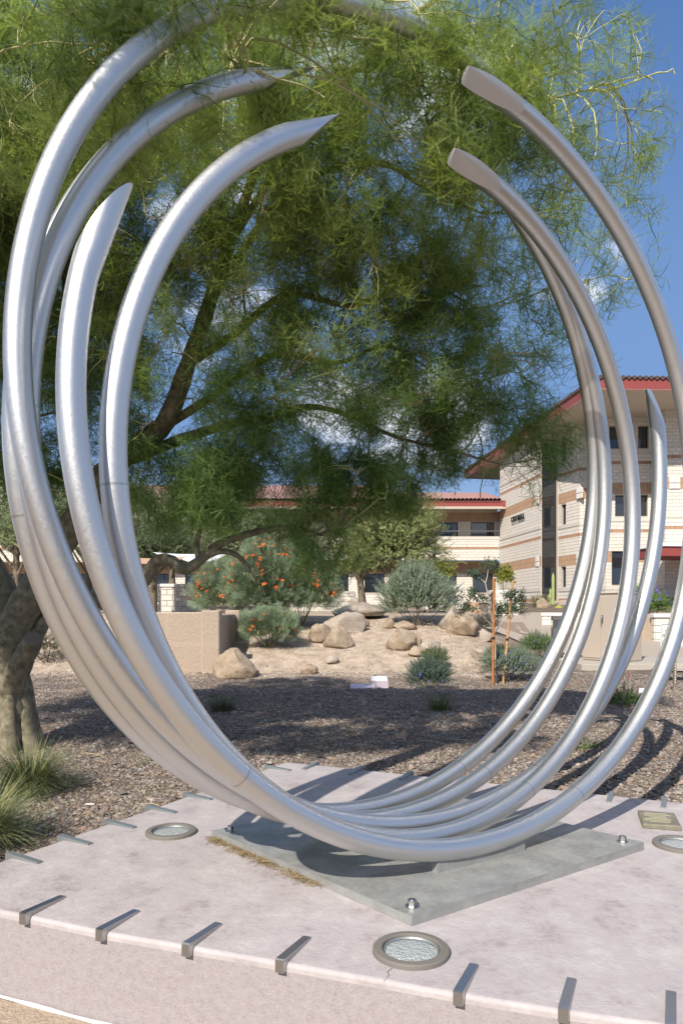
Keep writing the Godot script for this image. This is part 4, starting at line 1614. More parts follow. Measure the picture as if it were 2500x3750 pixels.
func stems(par: Node, foot: Vector3, cen: Vector3, rad: Vector3, n: int, r: float, c: Color):
	var b := MB.new()
	for i in n:
		var d := rdir()
		d.y = absf(d.y) * 0.8 + 0.2
		var tip := cen + Vector3(d.x * rad.x, d.y * rad.y, d.z * rad.z) * 0.85
		var mid := foot.lerp(tip, .5) + Vector3(d.x, .3, d.z) * rad.x * 0.18
		b.col = shade(c, .2)
		b.tube(smooth_path([foot + Vector3(d.x, 0, d.z) * r * 3, mid, tip], 4), PackedFloat32Array([r, r * .9, r * .8, r * .7, r * .6, r * .5, r * .42, r * .34, r * .25]), 5)
	put("stems", b, M.twig, par)


func shrub(called: String, label: String, cat: String, x: float, d: float, rad: Vector3, meshes: Array, n: int, c0: Color, c1: Color, sc0: float, sc1: float, group := "", up := 0.5, lift := 0.75, stem := Color(.2, .15, .1), stem_r := 0.012) -> Node3D:
	var o := thing(called, label, cat, gp(x, d), group)
	var cen := Vector3(0, rad.y * lift, 0)
	stems(o, Vector3(0, -.05, 0), cen, rad, 12, stem_r, stem)
	leafy(o, meshes, cen, rad, n, c0, c1, sc0, sc1, M.leaf, up, 0.45, int(x * 31 + d * 7) + 5)
	return o


func blooms(o: Node3D, m: Mesh, cen: Vector3, rad: Vector3, n: int, c: Color, sc: float, called := "blossoms"):
	var xf := []
	var cs := []
	for i in n:
		var d := rdir()
		d.y = absf(d.y)
		var p := cen + Vector3(d.x * rad.x, d.y * rad.y, d.z * rad.z) * rv(.9, 1.08)
		xf.append(Transform3D(frame_y(d + Vector3.UP * .4, rv(0, TAU)).scaled(Vector3.ONE * sc * rv(.7, 1.3)), p))
		cs.append(shade(c, .2))
	many(called, m, M.petal, xf, cs, o)


func shrubs():
	rng.seed = 909
	# grey green sage on the mound
	var sage := shrub("sage_shrub", "large grey green sage shrub growing on the rocky mound", "shrub", 2.001, 19.3, Vector3(.98, .80, .8), L.sage, 2600, Color(.17, .22, .145), Color(.27, .32, .22), .8, 1.5, "", .7, .72, Color(.25, .21, .17))
	leafy(sage, L.sage, Vector3(-.1, .95, 0), Vector3(.55, .62, .5), 700, Color(.18, .23, .15), Color(.27, .32, .23), .9, 1.5, M.leaf, .9, .45, 8)
	# flowering shrubs with orange heads
	var spots := [
		[-2.889, 19.5, Vector3(.95, .82, .75), "orange flowered shrub behind the stucco wall, beside the grey post"],
		[-1.86, 18.6, Vector3(.95, 1.12, .8), "tallest orange flowered shrub, right of the stucco wall"],
		[-1.015, 18.9, Vector3(.85, .9, .75), "orange flowered shrub reaching the boulders, rightmost of its clump"],
		[-1.629, 16.6, Vector3(.55, .42, .5), "low orange flowered shrub at the front of its clump, by the big boulder"],
	]
	for s in spots:
		var o := thing("flowering_shrub", s[3], "shrub", gp(s[0], s[1]), "orange flowered shrubs by the stucco wall")
		var r: Vector3 = s[2]
		var cen := Vector3(0, r.y * .85, 0)
		stems(o, Vector3.ZERO, cen, r, 14, .012, Color(.22, .19, .11))
		leafy(o, L.feather, cen, r, int(4600 * r.x * r.y), Color(.15, .215, .125), Color(.28, .345, .22), .75, 1.25, M.leaf, .5, .42, int(s[1] * 10), .5)
		var k := int(62 * r.x * r.y) + 5
		for i in k:
			var d := rdir()
			d.y = absf(d.y)
			d.z = absf(d.z) * .9 + d.z * .1
			d = d.normalized()
			var fl := obj("flower_head", L.flower[i % 3], M.petal, o)
			fl.transform = Transform3D(frame_y(d + Vector3.UP * .6, rv(0, TAU)).scaled(Vector3.ONE * rv(.7, 1.15)), cen + Vector3(d.x * r.x, d.y * r.y, d.z * r.z) * rv(.98, 1.22))
		var xf := []
		var cs := []
		for i in k * 2:
			var d := rdir()
			d.y = absf(d.y)
			xf.append(Transform3D(Basis(Vector3.UP, rv(0, TAU)).scaled(Vector3(1, 1, 1)), cen + Vector3(d.x * r.x, d.y * r.y, d.z * r.z) * rv(.95, 1.1)))
			cs.append(shade(Color(.55, .52, .20), .2))
		var pod := MB.new()
		pod.box(Vector3(0, -.04, 0), Vector3(.014, .085, .004))
		many("seed_pods", pod.mesh(), M.petal, xf, cs, o)
	# low blue flowered bushes
	var lows := [
		[1.464, 12.35, Vector3(.34, .30, .3), Color(.055, .085, .07), Color(.13, .18, .13), "dark blue green bush beside the white valve box lid", 12],
		[3.146, 13.7, Vector3(.50, .31, .4), Color(.16, .21, .14), Color(.25, .31, .22), "silvery bush with blue flowers at the foot of the stakes", 46],
		[1.9, 15.0, Vector3(.22, .20, .2), Color(.09, .13, .05), Color(.19, .22, .11), "small green bush in front of the wedge shaped boulder", 6],
		[4.402, 16.6, Vector3(.33, .28, .3), Color(.08, .14, .05), Color(.19, .25, .11), "green bush with dry lower twigs left of the bollard light", 10],
		[3.25, 15.0, Vector3(.32, .22, .3), Color(.09, .14, .06), Color(.19, .24, .12), "low green bush behind the pale wooden stake", 8],
		[3.637, 18.6, Vector3(.26, .22, .22), Color(.12, .12, .09), Color(.22, .21, .16), "greyish dry bush at the edge of the plaza", 4],
	]
	for s in lows:
		var r: Vector3 = s[2]
		var o := shrub("low_bush", s[5], "bush", s[0], s[1], r, L.sage, int(9000 * r.x * r.y) + 300, s[3], s[4], .45, .8, "low bushes in the gravel", .8, .8, Color(.2, .16, .12), .006)
		blooms(o, L.bloom, Vector3(0, r.y * .8, 0), r, s[6], Color(.16, .16, .55), .8)
	# weeds and low tufts in the gravel
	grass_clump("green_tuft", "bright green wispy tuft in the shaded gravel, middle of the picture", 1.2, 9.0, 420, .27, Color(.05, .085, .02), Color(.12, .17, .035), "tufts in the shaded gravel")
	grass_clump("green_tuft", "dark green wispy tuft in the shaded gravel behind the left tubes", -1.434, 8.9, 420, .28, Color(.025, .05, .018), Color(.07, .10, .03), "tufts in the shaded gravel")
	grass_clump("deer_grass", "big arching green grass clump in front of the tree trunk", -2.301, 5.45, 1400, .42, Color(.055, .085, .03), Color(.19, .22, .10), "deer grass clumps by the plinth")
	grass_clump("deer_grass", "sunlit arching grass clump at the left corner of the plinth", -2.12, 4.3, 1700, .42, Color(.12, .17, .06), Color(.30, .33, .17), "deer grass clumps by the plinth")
	var weed := shrub("leafy_weed", "small leafy green weed beside the left edge of the plinth", "weed", -1.47, 6.35, Vector3(.19, .10, .12), L.oval, 60, Color(.05, .12, .02), Color(.12, .21, .04), .4, .7, "", .2, .5, Color(.1, .12, .04), .003)
	var red := shrub("red_flower_plant", "sprawling green plant with thin stalks and red flowers at right", "plant", 3.662, 9.6, Vector3(.30, .10, .2), L.oval, 170, Color(.05, .11, .025), Color(.11, .19, .05), .4, .8, "", .2, .5, Color(.1, .12, .04), .003)
	var sb := MB.new()
	sb.col = Color(.14, .12, .05)
	var tips := [Vector3(-.02, .52, 0), Vector3(-.16, .30, .05), Vector3(.06, .36, .02), Vector3(.14, .28, -.04)]
	for tp in tips:
		sb.tube(smooth_path([Vector3(tp.x * .3 + .02, 0, 0), tp * .5 + Vector3(.03, 0, 0), tp], 4), PackedFloat32Array([.004, .004, .0035, .003, .003, .0025, .002, .002, .002]), 5)
	put("stalks", sb, M.twig, red)
	for i in 2:
		var fl := obj("flower", L.bloom, M.petal_red, red)
		fl.transform = Transform3D(Basis.from_scale(Vector3(.7, 1.6, .7) * 1.3), tips[i * 2] + Vector3(0, -.01, 0))
	var wd := shrub("leafy_weed", "tiny weed in the gravel between the two right hand tubes", "weed", 2.198, 6.9, Vector3(.2, .05, .1), L.oval, 40, Color(.05, .12, .02), Color(.11, .2, .04), .35, .6, "", .2, .5, Color(.1, .12, .04), .003)


func grass_clump(called: String, label: String, x: float, d: float, n: int, len: float, c0: Color, c1: Color, group: String):
	var o := thing(called, label, "grass clump", gp(x, d), group)
	for v in 3:
		var xf := []
		var cs := []
		for i in n / 3:
			var a := rv(0, TAU)
			var r := sqrt(rng.randf()) * len * (0.20 if len > .4 else 0.55)
			var s := len * rv(.65, 1.35)
			var w := 0.9 if len > .4 else 0.35
			xf.append(Transform3D(Basis(Vector3.UP, a + rv(-.5, .5)) * Basis(Vector3.BACK, rv(-.95, -.05) if len > .4 else rv(-.5, 0)) * Basis.from_scale(Vector3(s, s, w * rv(.6, 1.1))), Vector3(cos(a) * r, 0, -sin(a) * r)))
			cs.append(shade(c0.lerp(c1, rng.randf()) if rng.randf() < .88 else Color(.36, .28, .13), .15))
		many("blades", L.blade[v], M.grass, xf, cs, o)


# ---------- things in the garden ----------
func garden_things():
	rng.seed = 4242
	# stucco enclosure
	var w := thing("stucco_wall", "tan stucco garden wall with square corner piers", "wall")
	var x0 := -4.6
	var x1 := -2.423
	var top := 1.24
	var b := MB.new()
	b.box(Vector3((x0 + x1 - .3) * .5, .4, -14.78), Vector3(x1 - .3 - x0, top * 2 - .8, .3), Basis.IDENTITY, .02)
	b.box(Vector3(x1 - .2, .4, -16.2), Vector3(.26, (top - .05) * 2 - .8, 2.6), Basis.IDENTITY, .02)
	put("panel", b, M.stucco, w)
	for s in [[x1 - .17, -14.77, .36], [x1 - .14, -17.5, .34]]:
		b = MB.new()
		b.box(Vector3(s[0], .4, s[1]), Vector3(s[2], (top + .035) * 2 - .8, s[2]), Basis.IDENTITY, .02)
		put("pier", b, M.stucco, w)
	# irrigation valve boxes
	for s in [[Vector3(0.347, -0.02, -12), .20, .15, "lavender irrigation box half sunk in the gravel, nearer of two"], [Vector3(0.644, 0.059, -12.6), .14, .12, "lavender irrigation box with a white lid, farther of two"]]:
		var v := thing("valve_box", s[3], "irrigation box", Vector3(s[0].x, s[0].y - .02, s[0].z), "irrigation boxes in the gravel")
		b = MB.new()
		b.prism(PackedVector2Array([Vector2(-s[1] * 1.12, -.12), Vector2(s[1] * 1.12, -.12), Vector2(s[1], .045), Vector2(-s[1], .045)]), Vector3.ZERO, Vector3.RIGHT, Vector3.UP, Vector3.BACK * s[2])
		put("body", b, M.lavender, v)
		b = MB.new()
		var ba := Basis(Vector3.RIGHT, 0.16)
		b.box(Vector3(0, .07, 0), Vector3(s[1] * 2.05, .045, s[2] * 2.1), ba, .015)
		put("lid", b, M.lid if s[1] < .16 else M.lavender, v)
	# young tree with two stakes
	var sp := thing("young_tree", "thin young tree with drooping lance leaves between two stakes", "tree", gp(2.84, 13.5))
	b = MB.new()
	b.col = Color(.42, .38, .33)
	var base := sp.position
	var tip := func(px: Vector3) -> Vector3: return px - base
	b.tube(smooth_path([Vector3(0, -.05, 0), tip.call(Vector3(2.79, 0.805, -13.5)), tip.call(Vector3(2.725, 1.305, -13.5)), tip.call(Vector3(2.63, 1.78, -13.5))]), PackedFloat32Array([.017, .017, .0165, .016, .016, .0155, .015, .0145, .014, .0135, .013, .0125, .012, .0115, .011, .011, .0105, .010, .010]), 8)
	b.tube(smooth_path([tip.call(Vector3(2.63, 1.78, -13.5)), tip.call(Vector3(2.665, 1.905, -13.5)), tip.call(Vector3(2.68, 2.055, -13.5))], 4), PackedFloat32Array([.012, .011, .010, .010, .009, .009, .008, .008, .007]), 7)
	b.tube(smooth_path([tip.call(Vector3(2.63, 1.78, -13.5)), tip.call(Vector3(2.56, 1.835, -13.5)), tip.call(Vector3(2.49, 1.885, -13.5))], 4), PackedFloat32Array([.011, .010, .010, .009, .009, .008, .008, .007, .006]), 7)
	for q in [[Vector3(2.75, 1.005, -13.5), Vector3(2.531, 1.206, -13.4), Vector3(2.34, 1.379, -13.3)], [Vector3(2.79, 0.855, -13.5), Vector3(2.953, 1.106, -13.4), Vector3(3.127, 1.28, -13.4)], [Vector3(2.75, 1.005, -13.5), Vector3(2.943, 1.254, -13.7), Vector3(2.99, 1.407, -13.8)]]:
		b.tube(smooth_path([tip.call(q[0]), tip.call(q[1]), tip.call(q[2])], 4), PackedFloat32Array([.010, .009, .008, .008, .007, .006, .005, .004, .004]), 6)
	put("trunk", b, M.twig, sp)
	for s in [[Vector3(2.389, 1.477, -13.3), .24, .17, 30], [Vector3(2.291, 1.295, -13.3), .13, .10, 12], [Vector3(2.7, 2.065, -13.5), .16, .10, 16], [Vector3(2.43, 1.925, -13.5), .10, .08, 10], [Vector3(2.968, 1.254, -13.7), .20, .18, 26], [Vector3(3.151, 1.503, -13.4), .16, .16, 24], [Vector3(3.201, 1.28, -13.4), .14, .12, 14]]:
		leafy(sp, L.lance, s[0] - base, Vector3(s[1], s[2], s[1]), s[3], Color(.035, .065, .035), Color(.10, .14, .08), .7, 1.1, M.leaf, -.5, .5, 3)
	var stake := func(label: String, p: Vector3, q: Vector3, r: float, m: Material):
		var o := thing("wooden_stake", label, "stake", Vector3.ZERO, "stakes of the young tree")
		var mb := MB.new()
		mb.tube(PackedVector3Array([p, p.lerp(q, .5), q]), PackedFloat32Array([r, r * .98, r * .96]), 14, true)
		put("pole", mb, m, o)
		var tie := MB.new()
		tie.tube(PackedVector3Array([p.lerp(q, .47), p.lerp(q, .49)]), PackedFloat32Array([r * 1.15, r * 1.15]), 12, true)
		put("tie", tie, M.black, o)
	stake.call("upright orange brown wooden stake left of the young tree", Vector3(2.704, -0.211, -13.2), Vector3(2.728, 1.857, -13.2), .026, M.stake)
	stake.call("leaning pale wooden stake right of the young tree", Vector3(2.929, -0.239, -13.45), Vector3(3.118, 1.813, -13.45), .024, M.stake_pale)
	# bollard light
	var bl := thing("bollard_light", "dark grey square bollard light with louvred head", "bollard", gp(5.001, 17.2))
	b = MB.new()
	b.box(Vector3(0, .36, 0), Vector3(.19, .74, .19), Basis.IDENTITY, .008)
	put("post", b, M.gray_paint, bl)
	b = MB.new()
	b.box(Vector3(0, .82, 0), Vector3(.12, .2, .12))
	put("lamp_core", b, M.white, bl)
	for k in 5:
		b = MB.new()
		b.box(Vector3(0, .75 + k * .032, 0), Vector3(.20, .013, .20), Basis.IDENTITY, .003)
		put("louvre", b, M.gray_paint, bl)
	b = MB.new()
	b.box(Vector3(0, .955, 0), Vector3(.195, .11, .195), Basis.IDENTITY, .012)
	put("cap", b, M.gray_paint, bl)
	# electrical cabinet on its slab
	var cg := ground(5.75, -16.6)
	var slab := MB.new()
	slab.box(Vector3(6.55, cg - .02, -16.35), Vector3(3.3, .24, 2.1), Basis(Vector3.UP, .05), .01)
	tag(put("concrete_pad", slab, M.slab), "low concrete pad carrying the tan cabinet", "pad", "", "structure")
	var cab := thing("utility_cabinet", "tan steel utility cabinet with lever handle standing on a concrete pad", "cabinet", Vector3(5.98, cg + .10, -16.35))
	var cr := Basis(Vector3.UP, deg_to_rad(32.0))
	b = MB.new()
	b.box(cr * Vector3(0, .74, 0), Vector3(.74, 1.46, 1.0), cr, .008)
	put("body", b, M.tan_paint, cab)
	b = MB.new()
	b.box(cr * Vector3(-.376, .74, -.0), Vector3(.016, 1.38, .47), cr * Basis.IDENTITY, .004)
	b.box(cr * Vector3(-.376, .74, .0) + cr.z * .487, Vector3(.014, 1.38, .01), cr, 0)
	var dl := MB.new()
	for s in [-1, 1]:
		var door := MB.new()
		door.box(cr * Vector3(.25 * 0 + (-.0), .74, 0) + cr.x * -.378 + cr.z * (.245 * s), Vector3(.02, 1.36, .47), cr, .005)
		put("door", door, M.tan_paint, cab)
	b = MB.new()
	b.box(cr * Vector3(0, 1.485, 0), Vector3(.80, .035, 1.06), cr, .01)
	put("lid", b, M.tan_paint, cab)
	b = MB.new()
	b.box(cr * Vector3(-.40, .92, .07), Vector3(.02, .17, .05), cr, .008)
	b.tube(PackedVector3Array([cr * Vector3(-.41, .98, .07), cr * Vector3(-.435, .90, .07), cr * Vector3(-.43, .78, .07)]), PackedFloat32Array([.012, .012, .009]), 8, true)
	put("handle", b, M.steel, cab)
	# small sign on a perforated post
	var sg := thing("sign", "white sign with black border on a perforated brown post", "sign", gp(5.698, 12.6))
	var sy := 0.857
	b = MB.new()
	var hy := sy + .30 - sg.position.y
	b.box(Vector3(0, hy * .5 - .1, -.025), Vector3(.045, hy + .2, .04))
	put("post", b, M.bronze, sg)
	b = MB.new()
	for k in 14: b.box(Vector3(0, .05 + k * .045, -.003), Vector3(.012, .018, .006))
	put("perforations", b, M.white, sg)
	var cy := sy - sg.position.y
	b = MB.new()
	b.box(Vector3(0, cy, 0), Vector3(.50, .41, .006), Basis.IDENTITY, .002)
	put("panel", b, M.sign_white, sg)
	b = MB.new()
	for s in [-1, 1]:
		b.box(Vector3(s * .232, cy, .004), Vector3(.009, .34, .003))
		b.box(Vector3(0, cy + s * .187, .004), Vector3(.43, .009, .003))
		for s2 in [-1, 1]: b.box(Vector3(s * .2235, cy + s2 * .1785, .004), Vector3(.027, .009, .0028), Basis(Vector3.BACK, -s * s2 * PI * .25))
	put("border", b, M.black, sg)
	for q in [["S", -.165, .065, false], ["R", -.197, -.01, false], ["EL", .12, -.075, true]]:
		var tm := TextMesh.new()
		var sf := SystemFont.new()
		sf.font_names = PackedStringArray(["Droid Sans"])
		tm.font = sf
		tm.text = q[0]
		tm.font_size = 32
		tm.pixel_size = .0024
		tm.depth = .003
		var le := obj("letter", tm, M.green if q[3] else M.black, sg)
		le.position = Vector3(q[1], cy + q[2], .005)
	# litter at right
	var pp := obj("paper_scrap", null, M.white)
	b = MB.new()
	b.prism(PackedVector2Array([Vector2(-.10, -.06), Vector2(.08, -.05), Vector2(.11, .05), Vector2(-.01, .07)]), Vector3.ZERO, Vector3.RIGHT, Vector3.FORWARD, Vector3.UP * .003)
	pp.mesh = b.mesh()
	pp.position = gp(4.685, 11.5, .04)
	pp.rotation = Vector3(.35, .2, .1)
	tag(pp, "pale scrap of paper on the gravel beside the rightmost tube", "paper")
	var fil := MB.new()
	fil.tube(PackedVector3Array([Vector3(-.03, .005, 0), Vector3(.03, .006, .004)]), PackedFloat32Array([.004, .004]), 8, true)
	var ci := put("white_stub", fil, M.white)
	ci.position = gp(-1.72, 5.05, .03)
	tag(ci, "tiny white stub lying on the gravel near the left edge of the plinth", "litter")


# ---------- farther things ----------
func block_wall(called: String, label: String, A: Vector2, B: Vector2, y0: float, y1: float, cap := true, group := ""):
	var o := thing(called, label, "wall", Vector3.ZERO, group)
	var d := (B - A).normalized()
	var nrm := Vector2(-d.y, d.x)
	facade(o, A, B, y0, y1, [], [], 0.4)
	facade(o, B - nrm * .3, A - nrm * .3, y0, y1, [], [], 0.4)
	facade(o, B, B - nrm * .3, y0, y1, [], [], 0.4)
	facade(o, A - nrm * .3, A, y0, y1, [], [], 0.4)
	if cap:
		var m := (A + B) * .5 - nrm * .15
		var b := MB.new()
		b.box(Vector3(m.x, y1 + .06, m.y), Vector3(A.distance_to(B) + .1, .12, .42), Basis(Vector3(d.x, 0, d.y), Vector3.UP, Vector3(nrm.x, 0, nrm.y)), .015)
		put("cap", b, M.white_block, o)


func far_tree(called: String, label: String, x: float, d: float, h: float, rad: Vector3, n: int, c0: Color, c1: Color, meshes: Array, sc: float, group := "trees behind the garden", low := 0.0, bark := Color(.17, .14, .10)):
	var o := thing(called, label, "tree", gp(x, d), group)
	var cen := Vector3(0, h - rad.y * .9, 0)
	var b := MB.new()
	b.col = bark
	var lean := rv(-.3, .3)
	b.tube(smooth_path([Vector3(0, -.1, 0), Vector3(lean * .4, cen.y * .45, 0), Vector3(lean, cen.y, 0)]), PackedFloat32Array([.17, .165, .16, .155, .15, .14, .135, .13, .12, .11, .10, .09, .08]), 9)
	put("trunk", b, M.twig, o)
	b = MB.new()
	for k in 16:
		var q := rdir()
		q.y = q.y * .6 + .25
		b.col = shade(bark * 1.3, .2)
		var foot := Vector3(lean * .6, cen.y * rv(.4, .95), 0)
		var tip := cen + Vector3(q.x * rad.x, q.y * rad.y, q.z * rad.z) * .85
		b.tube(smooth_path([foot, foot.lerp(tip, .5) + Vector3(0, .15, 0), tip], 4), PackedFloat32Array([.06, .055, .05, .045, .04, .035, .03, .024, .016]), 6)
	put("branches", b, M.twig, o)
	leafy(o, meshes, cen, rad, n, c0, c1, sc * .7, sc * 1.3, M.leaf, .1, .5, int(x * 13 + d), .7)


func far_things():
	rng.seed = 5150
	# olive behind the mound
	far_tree("olive_tree", "olive green leafy tree behind the boulders and sage shrub", 1.889, 25.5, 4.0, Vector3(1.6, 1.95, 1.2), 6500, Color(.13, .17, .055), Color(.33, .36, .15), L.oval, 1.25)
	far_tree("olive_tree", "second olive green tree behind the dark hanging foliage", 0.83, 28, 3.4, Vector3(1.2, 1.6, 1.1), 2600, Color(.09, .125, .04), Color(.22, .25, .10), L.oval, 1.15)
	far_tree("grey_tree", "pale grey green tree above the shade sail", -7.456, 33, 5.2, Vector3(2.6, 2.3, 2.0), 6000, Color(.19, .22, .13), Color(.38, .40, .25), L.oval, 1.6)
	far_tree("grey_tree", "grey green tree behind the flowering shrubs", -4.363, 31, 3.9, Vector3(1.9, 1.7, 1.7), 5000, Color(.15, .20, .10), Color(.31, .35, .20), L.oval, 1.5)
	far_tree("grey_tree", "dark leafy tree over the block wall at left", -7.156, 28, 3.2, Vector3(1.8, 1.2, 1.4), 3600, Color(.06, .09, .04), Color(.16, .20, .10), L.oval, 1.3)
	far_tree("palo_verde", "pale sunlit green tree at the left edge beyond the trunk", -13.222, 30, 5.6, Vector3(2.3, 2.5, 2.0), 6500, Color(.23, .29, .16), Color(.40, .45, .28), L.oval, 1.5)
	far_tree("palo_verde", "pale green tree left of the shade sail, behind the tubes", -11.585, 34, 6.0, Vector3(2.6, 2.3, 2.0), 5500, Color(.15, .20, .09), Color(.29, .33, .18), L.oval, 1.4)
	far_tree("palo_verde", "green trunked tree in the bed behind the lavender post", -10, 24, 3.4, Vector3(1.5, 1.0, 1.2), 900, Color(.12, .17, .07), Color(.25, .29, .14), L.oval, 1.2, "trees behind the garden", 0.0, Color(.22, .25, .10))
	far_tree("grey_tree", "distant grey tree between the sail and the tiled wing", -3.378, 38, 4.6, Vector3(2.8, 2.0, 2.0), 5200, Color(.12, .15, .08), Color(.24, .27, .14), L.oval, 1.6)
	# shade sail with its posts
	var sail := thing("shade_sail", "tan and white shade sail stretched between posts at left", "shade sail")
	sail_sheet(sail, Vector3(-7.13, 3.069, -25), Vector3(-4.77, 2.961, -23), Vector3(-5.367, 2.583, -21), Vector3(-7.837, 3.012, -23), M.sail_tan, "tan_panel")
	sail_sheet(sail, Vector3(-6.644, 3.313, -26), Vector3(-3.948, 3.293, -26), Vector3(-4.533, 2.82, -24), Vector3(-5.244, 2.962, -24), M.sail_white, "white_panel")
	var post := func(label: String, foot: Vector3, top: Vector3, r: float):
		var o := thing("post", label, "post", Vector3.ZERO, "round posts of the shade sails")
		var mb := MB.new()
		mb.tube(PackedVector3Array([foot, foot.lerp(top, .5), top]), PackedFloat32Array([r, r, r]), 16, true)
		put("shaft", mb, M.post, o)
		var cp := MB.new()
		cp.lathe(PackedVector2Array([Vector2(r * 1.12, -.09), Vector2(r * 1.12, .03), Vector2(.001, .05)]), top, 16)
		put("cap", cp, M.post, o)
	post.call("leaning grey round post under the white sail corner", Vector3(-4.283, 1.128, -24.5), Vector3(-4.12, 2.924, -24.5), .09)
	post.call("lavender grey round post behind the tree trunk", Vector3(-8.422, 0.641, -20), Vector3(-8.437, 2.641, -20), .068)
	# block walls at left
	block_wall("block_wall", "cream block garden wall behind the stucco enclosure", Vector2(-9.185, -31.0), Vector2(-5.889, -30.0), .4, 2.222, true, "cream block garden walls")
	block_wall("block_pier", "square cream block pier in front of the left garden wall", Vector2(-6.58, -27), Vector2(-6.15, -27), .4, 2.11, true, "cream block garden walls")
	block_wall("block_wall", "low block wall right behind the orange flowered shrubs", Vector2(-2.111, -30), Vector2(0.556, -30), .6, 2.033, false, "cream block garden walls")
	# bench rail and pink flowered shrubs at left
	var bench := thing("bench", "low wooden bench rail behind the tree trunk", "bench")
	var b := MB.new()
	b.box(Vector3(-9.1, 1.098, -21), Vector3(.42, .09, .3))
	put("seat", b, M.post, bench)
	b = MB.new()
	b.box(Vector3(-9.209, 0.841, -21), Vector3(.07, .5, .2))
	put("leg", b, M.post, bench)
	b = MB.new()
	b.box(Vector3(-8.976, 0.841, -21), Vector3(.07, .5, .2))
	put("leg", b, M.post, bench)
	var pk := shrub("pink_shrub", "pink flowered low shrub by the bench behind the trunk", "shrub", -8.58, 19.5, Vector3(.42, .28, .3), L.oval, 260, Color(.10, .15, .05), Color(.22, .25, .11), .7, 1.1, "pink flowered shrubs at left")
	blooms(pk, L.bloom, Vector3(0, .2, 0), Vector3(.42, .3, .3), 70, Color(.68, .42, .52), 1.1)
	pk = shrub("pink_shrub", "pale pink flowered shrub between trunk and tubes", "shrub", -6.2, 15.5, Vector3(.62, .34, .4), L.oval, 330, Color(.12, .13, .06), Color(.24, .23, .13), .6, 1.0, "pink flowered shrubs at left")
	blooms(pk, L.bloom, Vector3(0, .26, 0), Vector3(.62, .36, .4), 130, Color(.68, .54, .56), 1.0)
	# planters in front of the wing
	planter(Vector3(4.583, 0, -33.4), 1.65, .8, 2.351, "cream block planter with a white cap holding a yellow green bush, left one", "left")
	planter(Vector3(7.667, 0, -34.9), 1.25, .8, 2.182, "cream block planter with a white cap holding a yellow green bush, by the steps", "right")
	# steps
	var stp := thing("steps", "flight of tan steps between the two planters", "steps")
	for k in 5:
		b = MB.new()
		b.box(Vector3(5.856, .72 + .16 * k, -33.2 - .36 * k), Vector3(1.05, .5, .5), Basis.IDENTITY, .01)
		put("step", b, M.terracotta, stp)
	b = MB.new()
	b.tube(smooth_path([Vector3(6.774, .8, -33.2), Vector3(6.774, 1.95, -33.2), Vector3(6.824, 2.05, -33.4), Vector3(6.973, 1.9, -34.6)], 4), PackedFloat32Array([.03, .03, .03, .03, .03, .03, .03, .03, .03, .03, .03, .03, .03]), 8)
	put("handrail", b, M.black, stp)
	# planter walls on the plaza
	block_wall("planter_wall", "long low white capped block wall edging the raised bed", Vector2(8.222, -37), Vector2(11.6, -36), .6, 0.962, true, "white capped planter walls")
	block_wall("planter_wall", "taller white capped block wall behind the bollard light", Vector2(7.35, -27), Vector2(8.833, -26.5), .3, 1.05, true, "white capped planter walls")
	# raised bed
	b = MB.new()
	var bx := 8.585
	b.quad(Vector3(8.4, .8, -36.6), Vector3(13.5, .8, -36), Vector3(14.5, 1.95, -45.5), Vector3(12.2, 1.7, -47.5))
	var bed := put("raised_bed", b, M.gravel_ground)
	tag(bed, "sloping gravel bed below the city hall wall", "", "", "structure")
	var cactus := thing("column_cactus", "tall thin green column cactus in front of the glass stair bay", "cactus", Vector3(12.04, 1.55, -42))
	b = MB.new()
	b.col = Color(.30, .36, .14)
	ribbed(b, Vector3.ZERO, 1.85, .09)
	ribbed(b, Vector3(-.15, 0, 0), .95, .07)
	ribbed(b, Vector3(-.27, 0, .1), .6, .06)
	put("stems", b, M.twig, cactus)
	var bars := [[9.956, 40.0, .26], [11.778, 40.0, .36]]
	var bl := ["small yellow barrel cactus in the raised bed, left one", "larger yellow barrel cactus in the raised bed, under the column cactus"]
	for i in 2:
		var o := thing("barrel_cactus", bl[i], "cactus", Vector3(bars[i][0], 1.15 + .1, -bars[i][1]), "yellow barrel cacti in the raised bed")
		var xf := []
		var cs := []
		for k in 260:
			var d := rdir()
			d.y = absf(d.y)
			xf.append(Transform3D(frame_y(d, rv(0, 6)).scaled(Vector3(1, 1.2, 1) * bars[i][2] * .5), d * bars[i][2] * .7))
			cs.append(shade(Color(.48, .42, .06), .2))
		many("spines", L.bloom, M.petal, xf, cs, o)
		b = MB.new()
		b.col = Color(.30, .30, .06)
		b.lathe(PackedVector2Array([Vector2(bars[i][2] * .6, -.3), Vector2(bars[i][2] * .75, 0), Vector2(bars[i][2] * .5, bars[i][2] * .6), Vector2(.01, bars[i][2] * .75)]), Vector3.ZERO, 16)
		put("body", b, M.twig, o)
	var dry := shrub("dry_bush", "olive brown dry bush beside the column cactus", "bush", 10.85, 40.5, Vector3(.5, .4, .4), L.oval, 220, Color(.16, .15, .08), Color(.28, .26, .15), .9, 1.4)
	dry.position.y = 1.3
	# right hand planter with purple flowers
	var pl := thing("stucco_planter", "tan stucco planter panel behind the utility cabinet", "planter", Vector3.ZERO)
	b = MB.new()
	b.box(Vector3(8.75, 0.675, -22.7), Vector3(1.7, .95, .4), Basis.IDENTITY, .02)
	put("panel", b, M.stucco, pl)
	block_wall("block_planter", "grey brown block planter at right behind the sign", Vector2(9.338, -22.0), Vector2(13, -21.6), 0.0, 1.047, true, "white capped planter walls")
	var ps := shrub("purple_flower_shrub", "leafy green shrub with purple flowers above the stucco planter", "shrub", 9.75, 23.4, Vector3(.62, .44, .4), L.oval, 620, Color(.08, .17, .03), Color(.19, .30, .07), .8, 1.2)
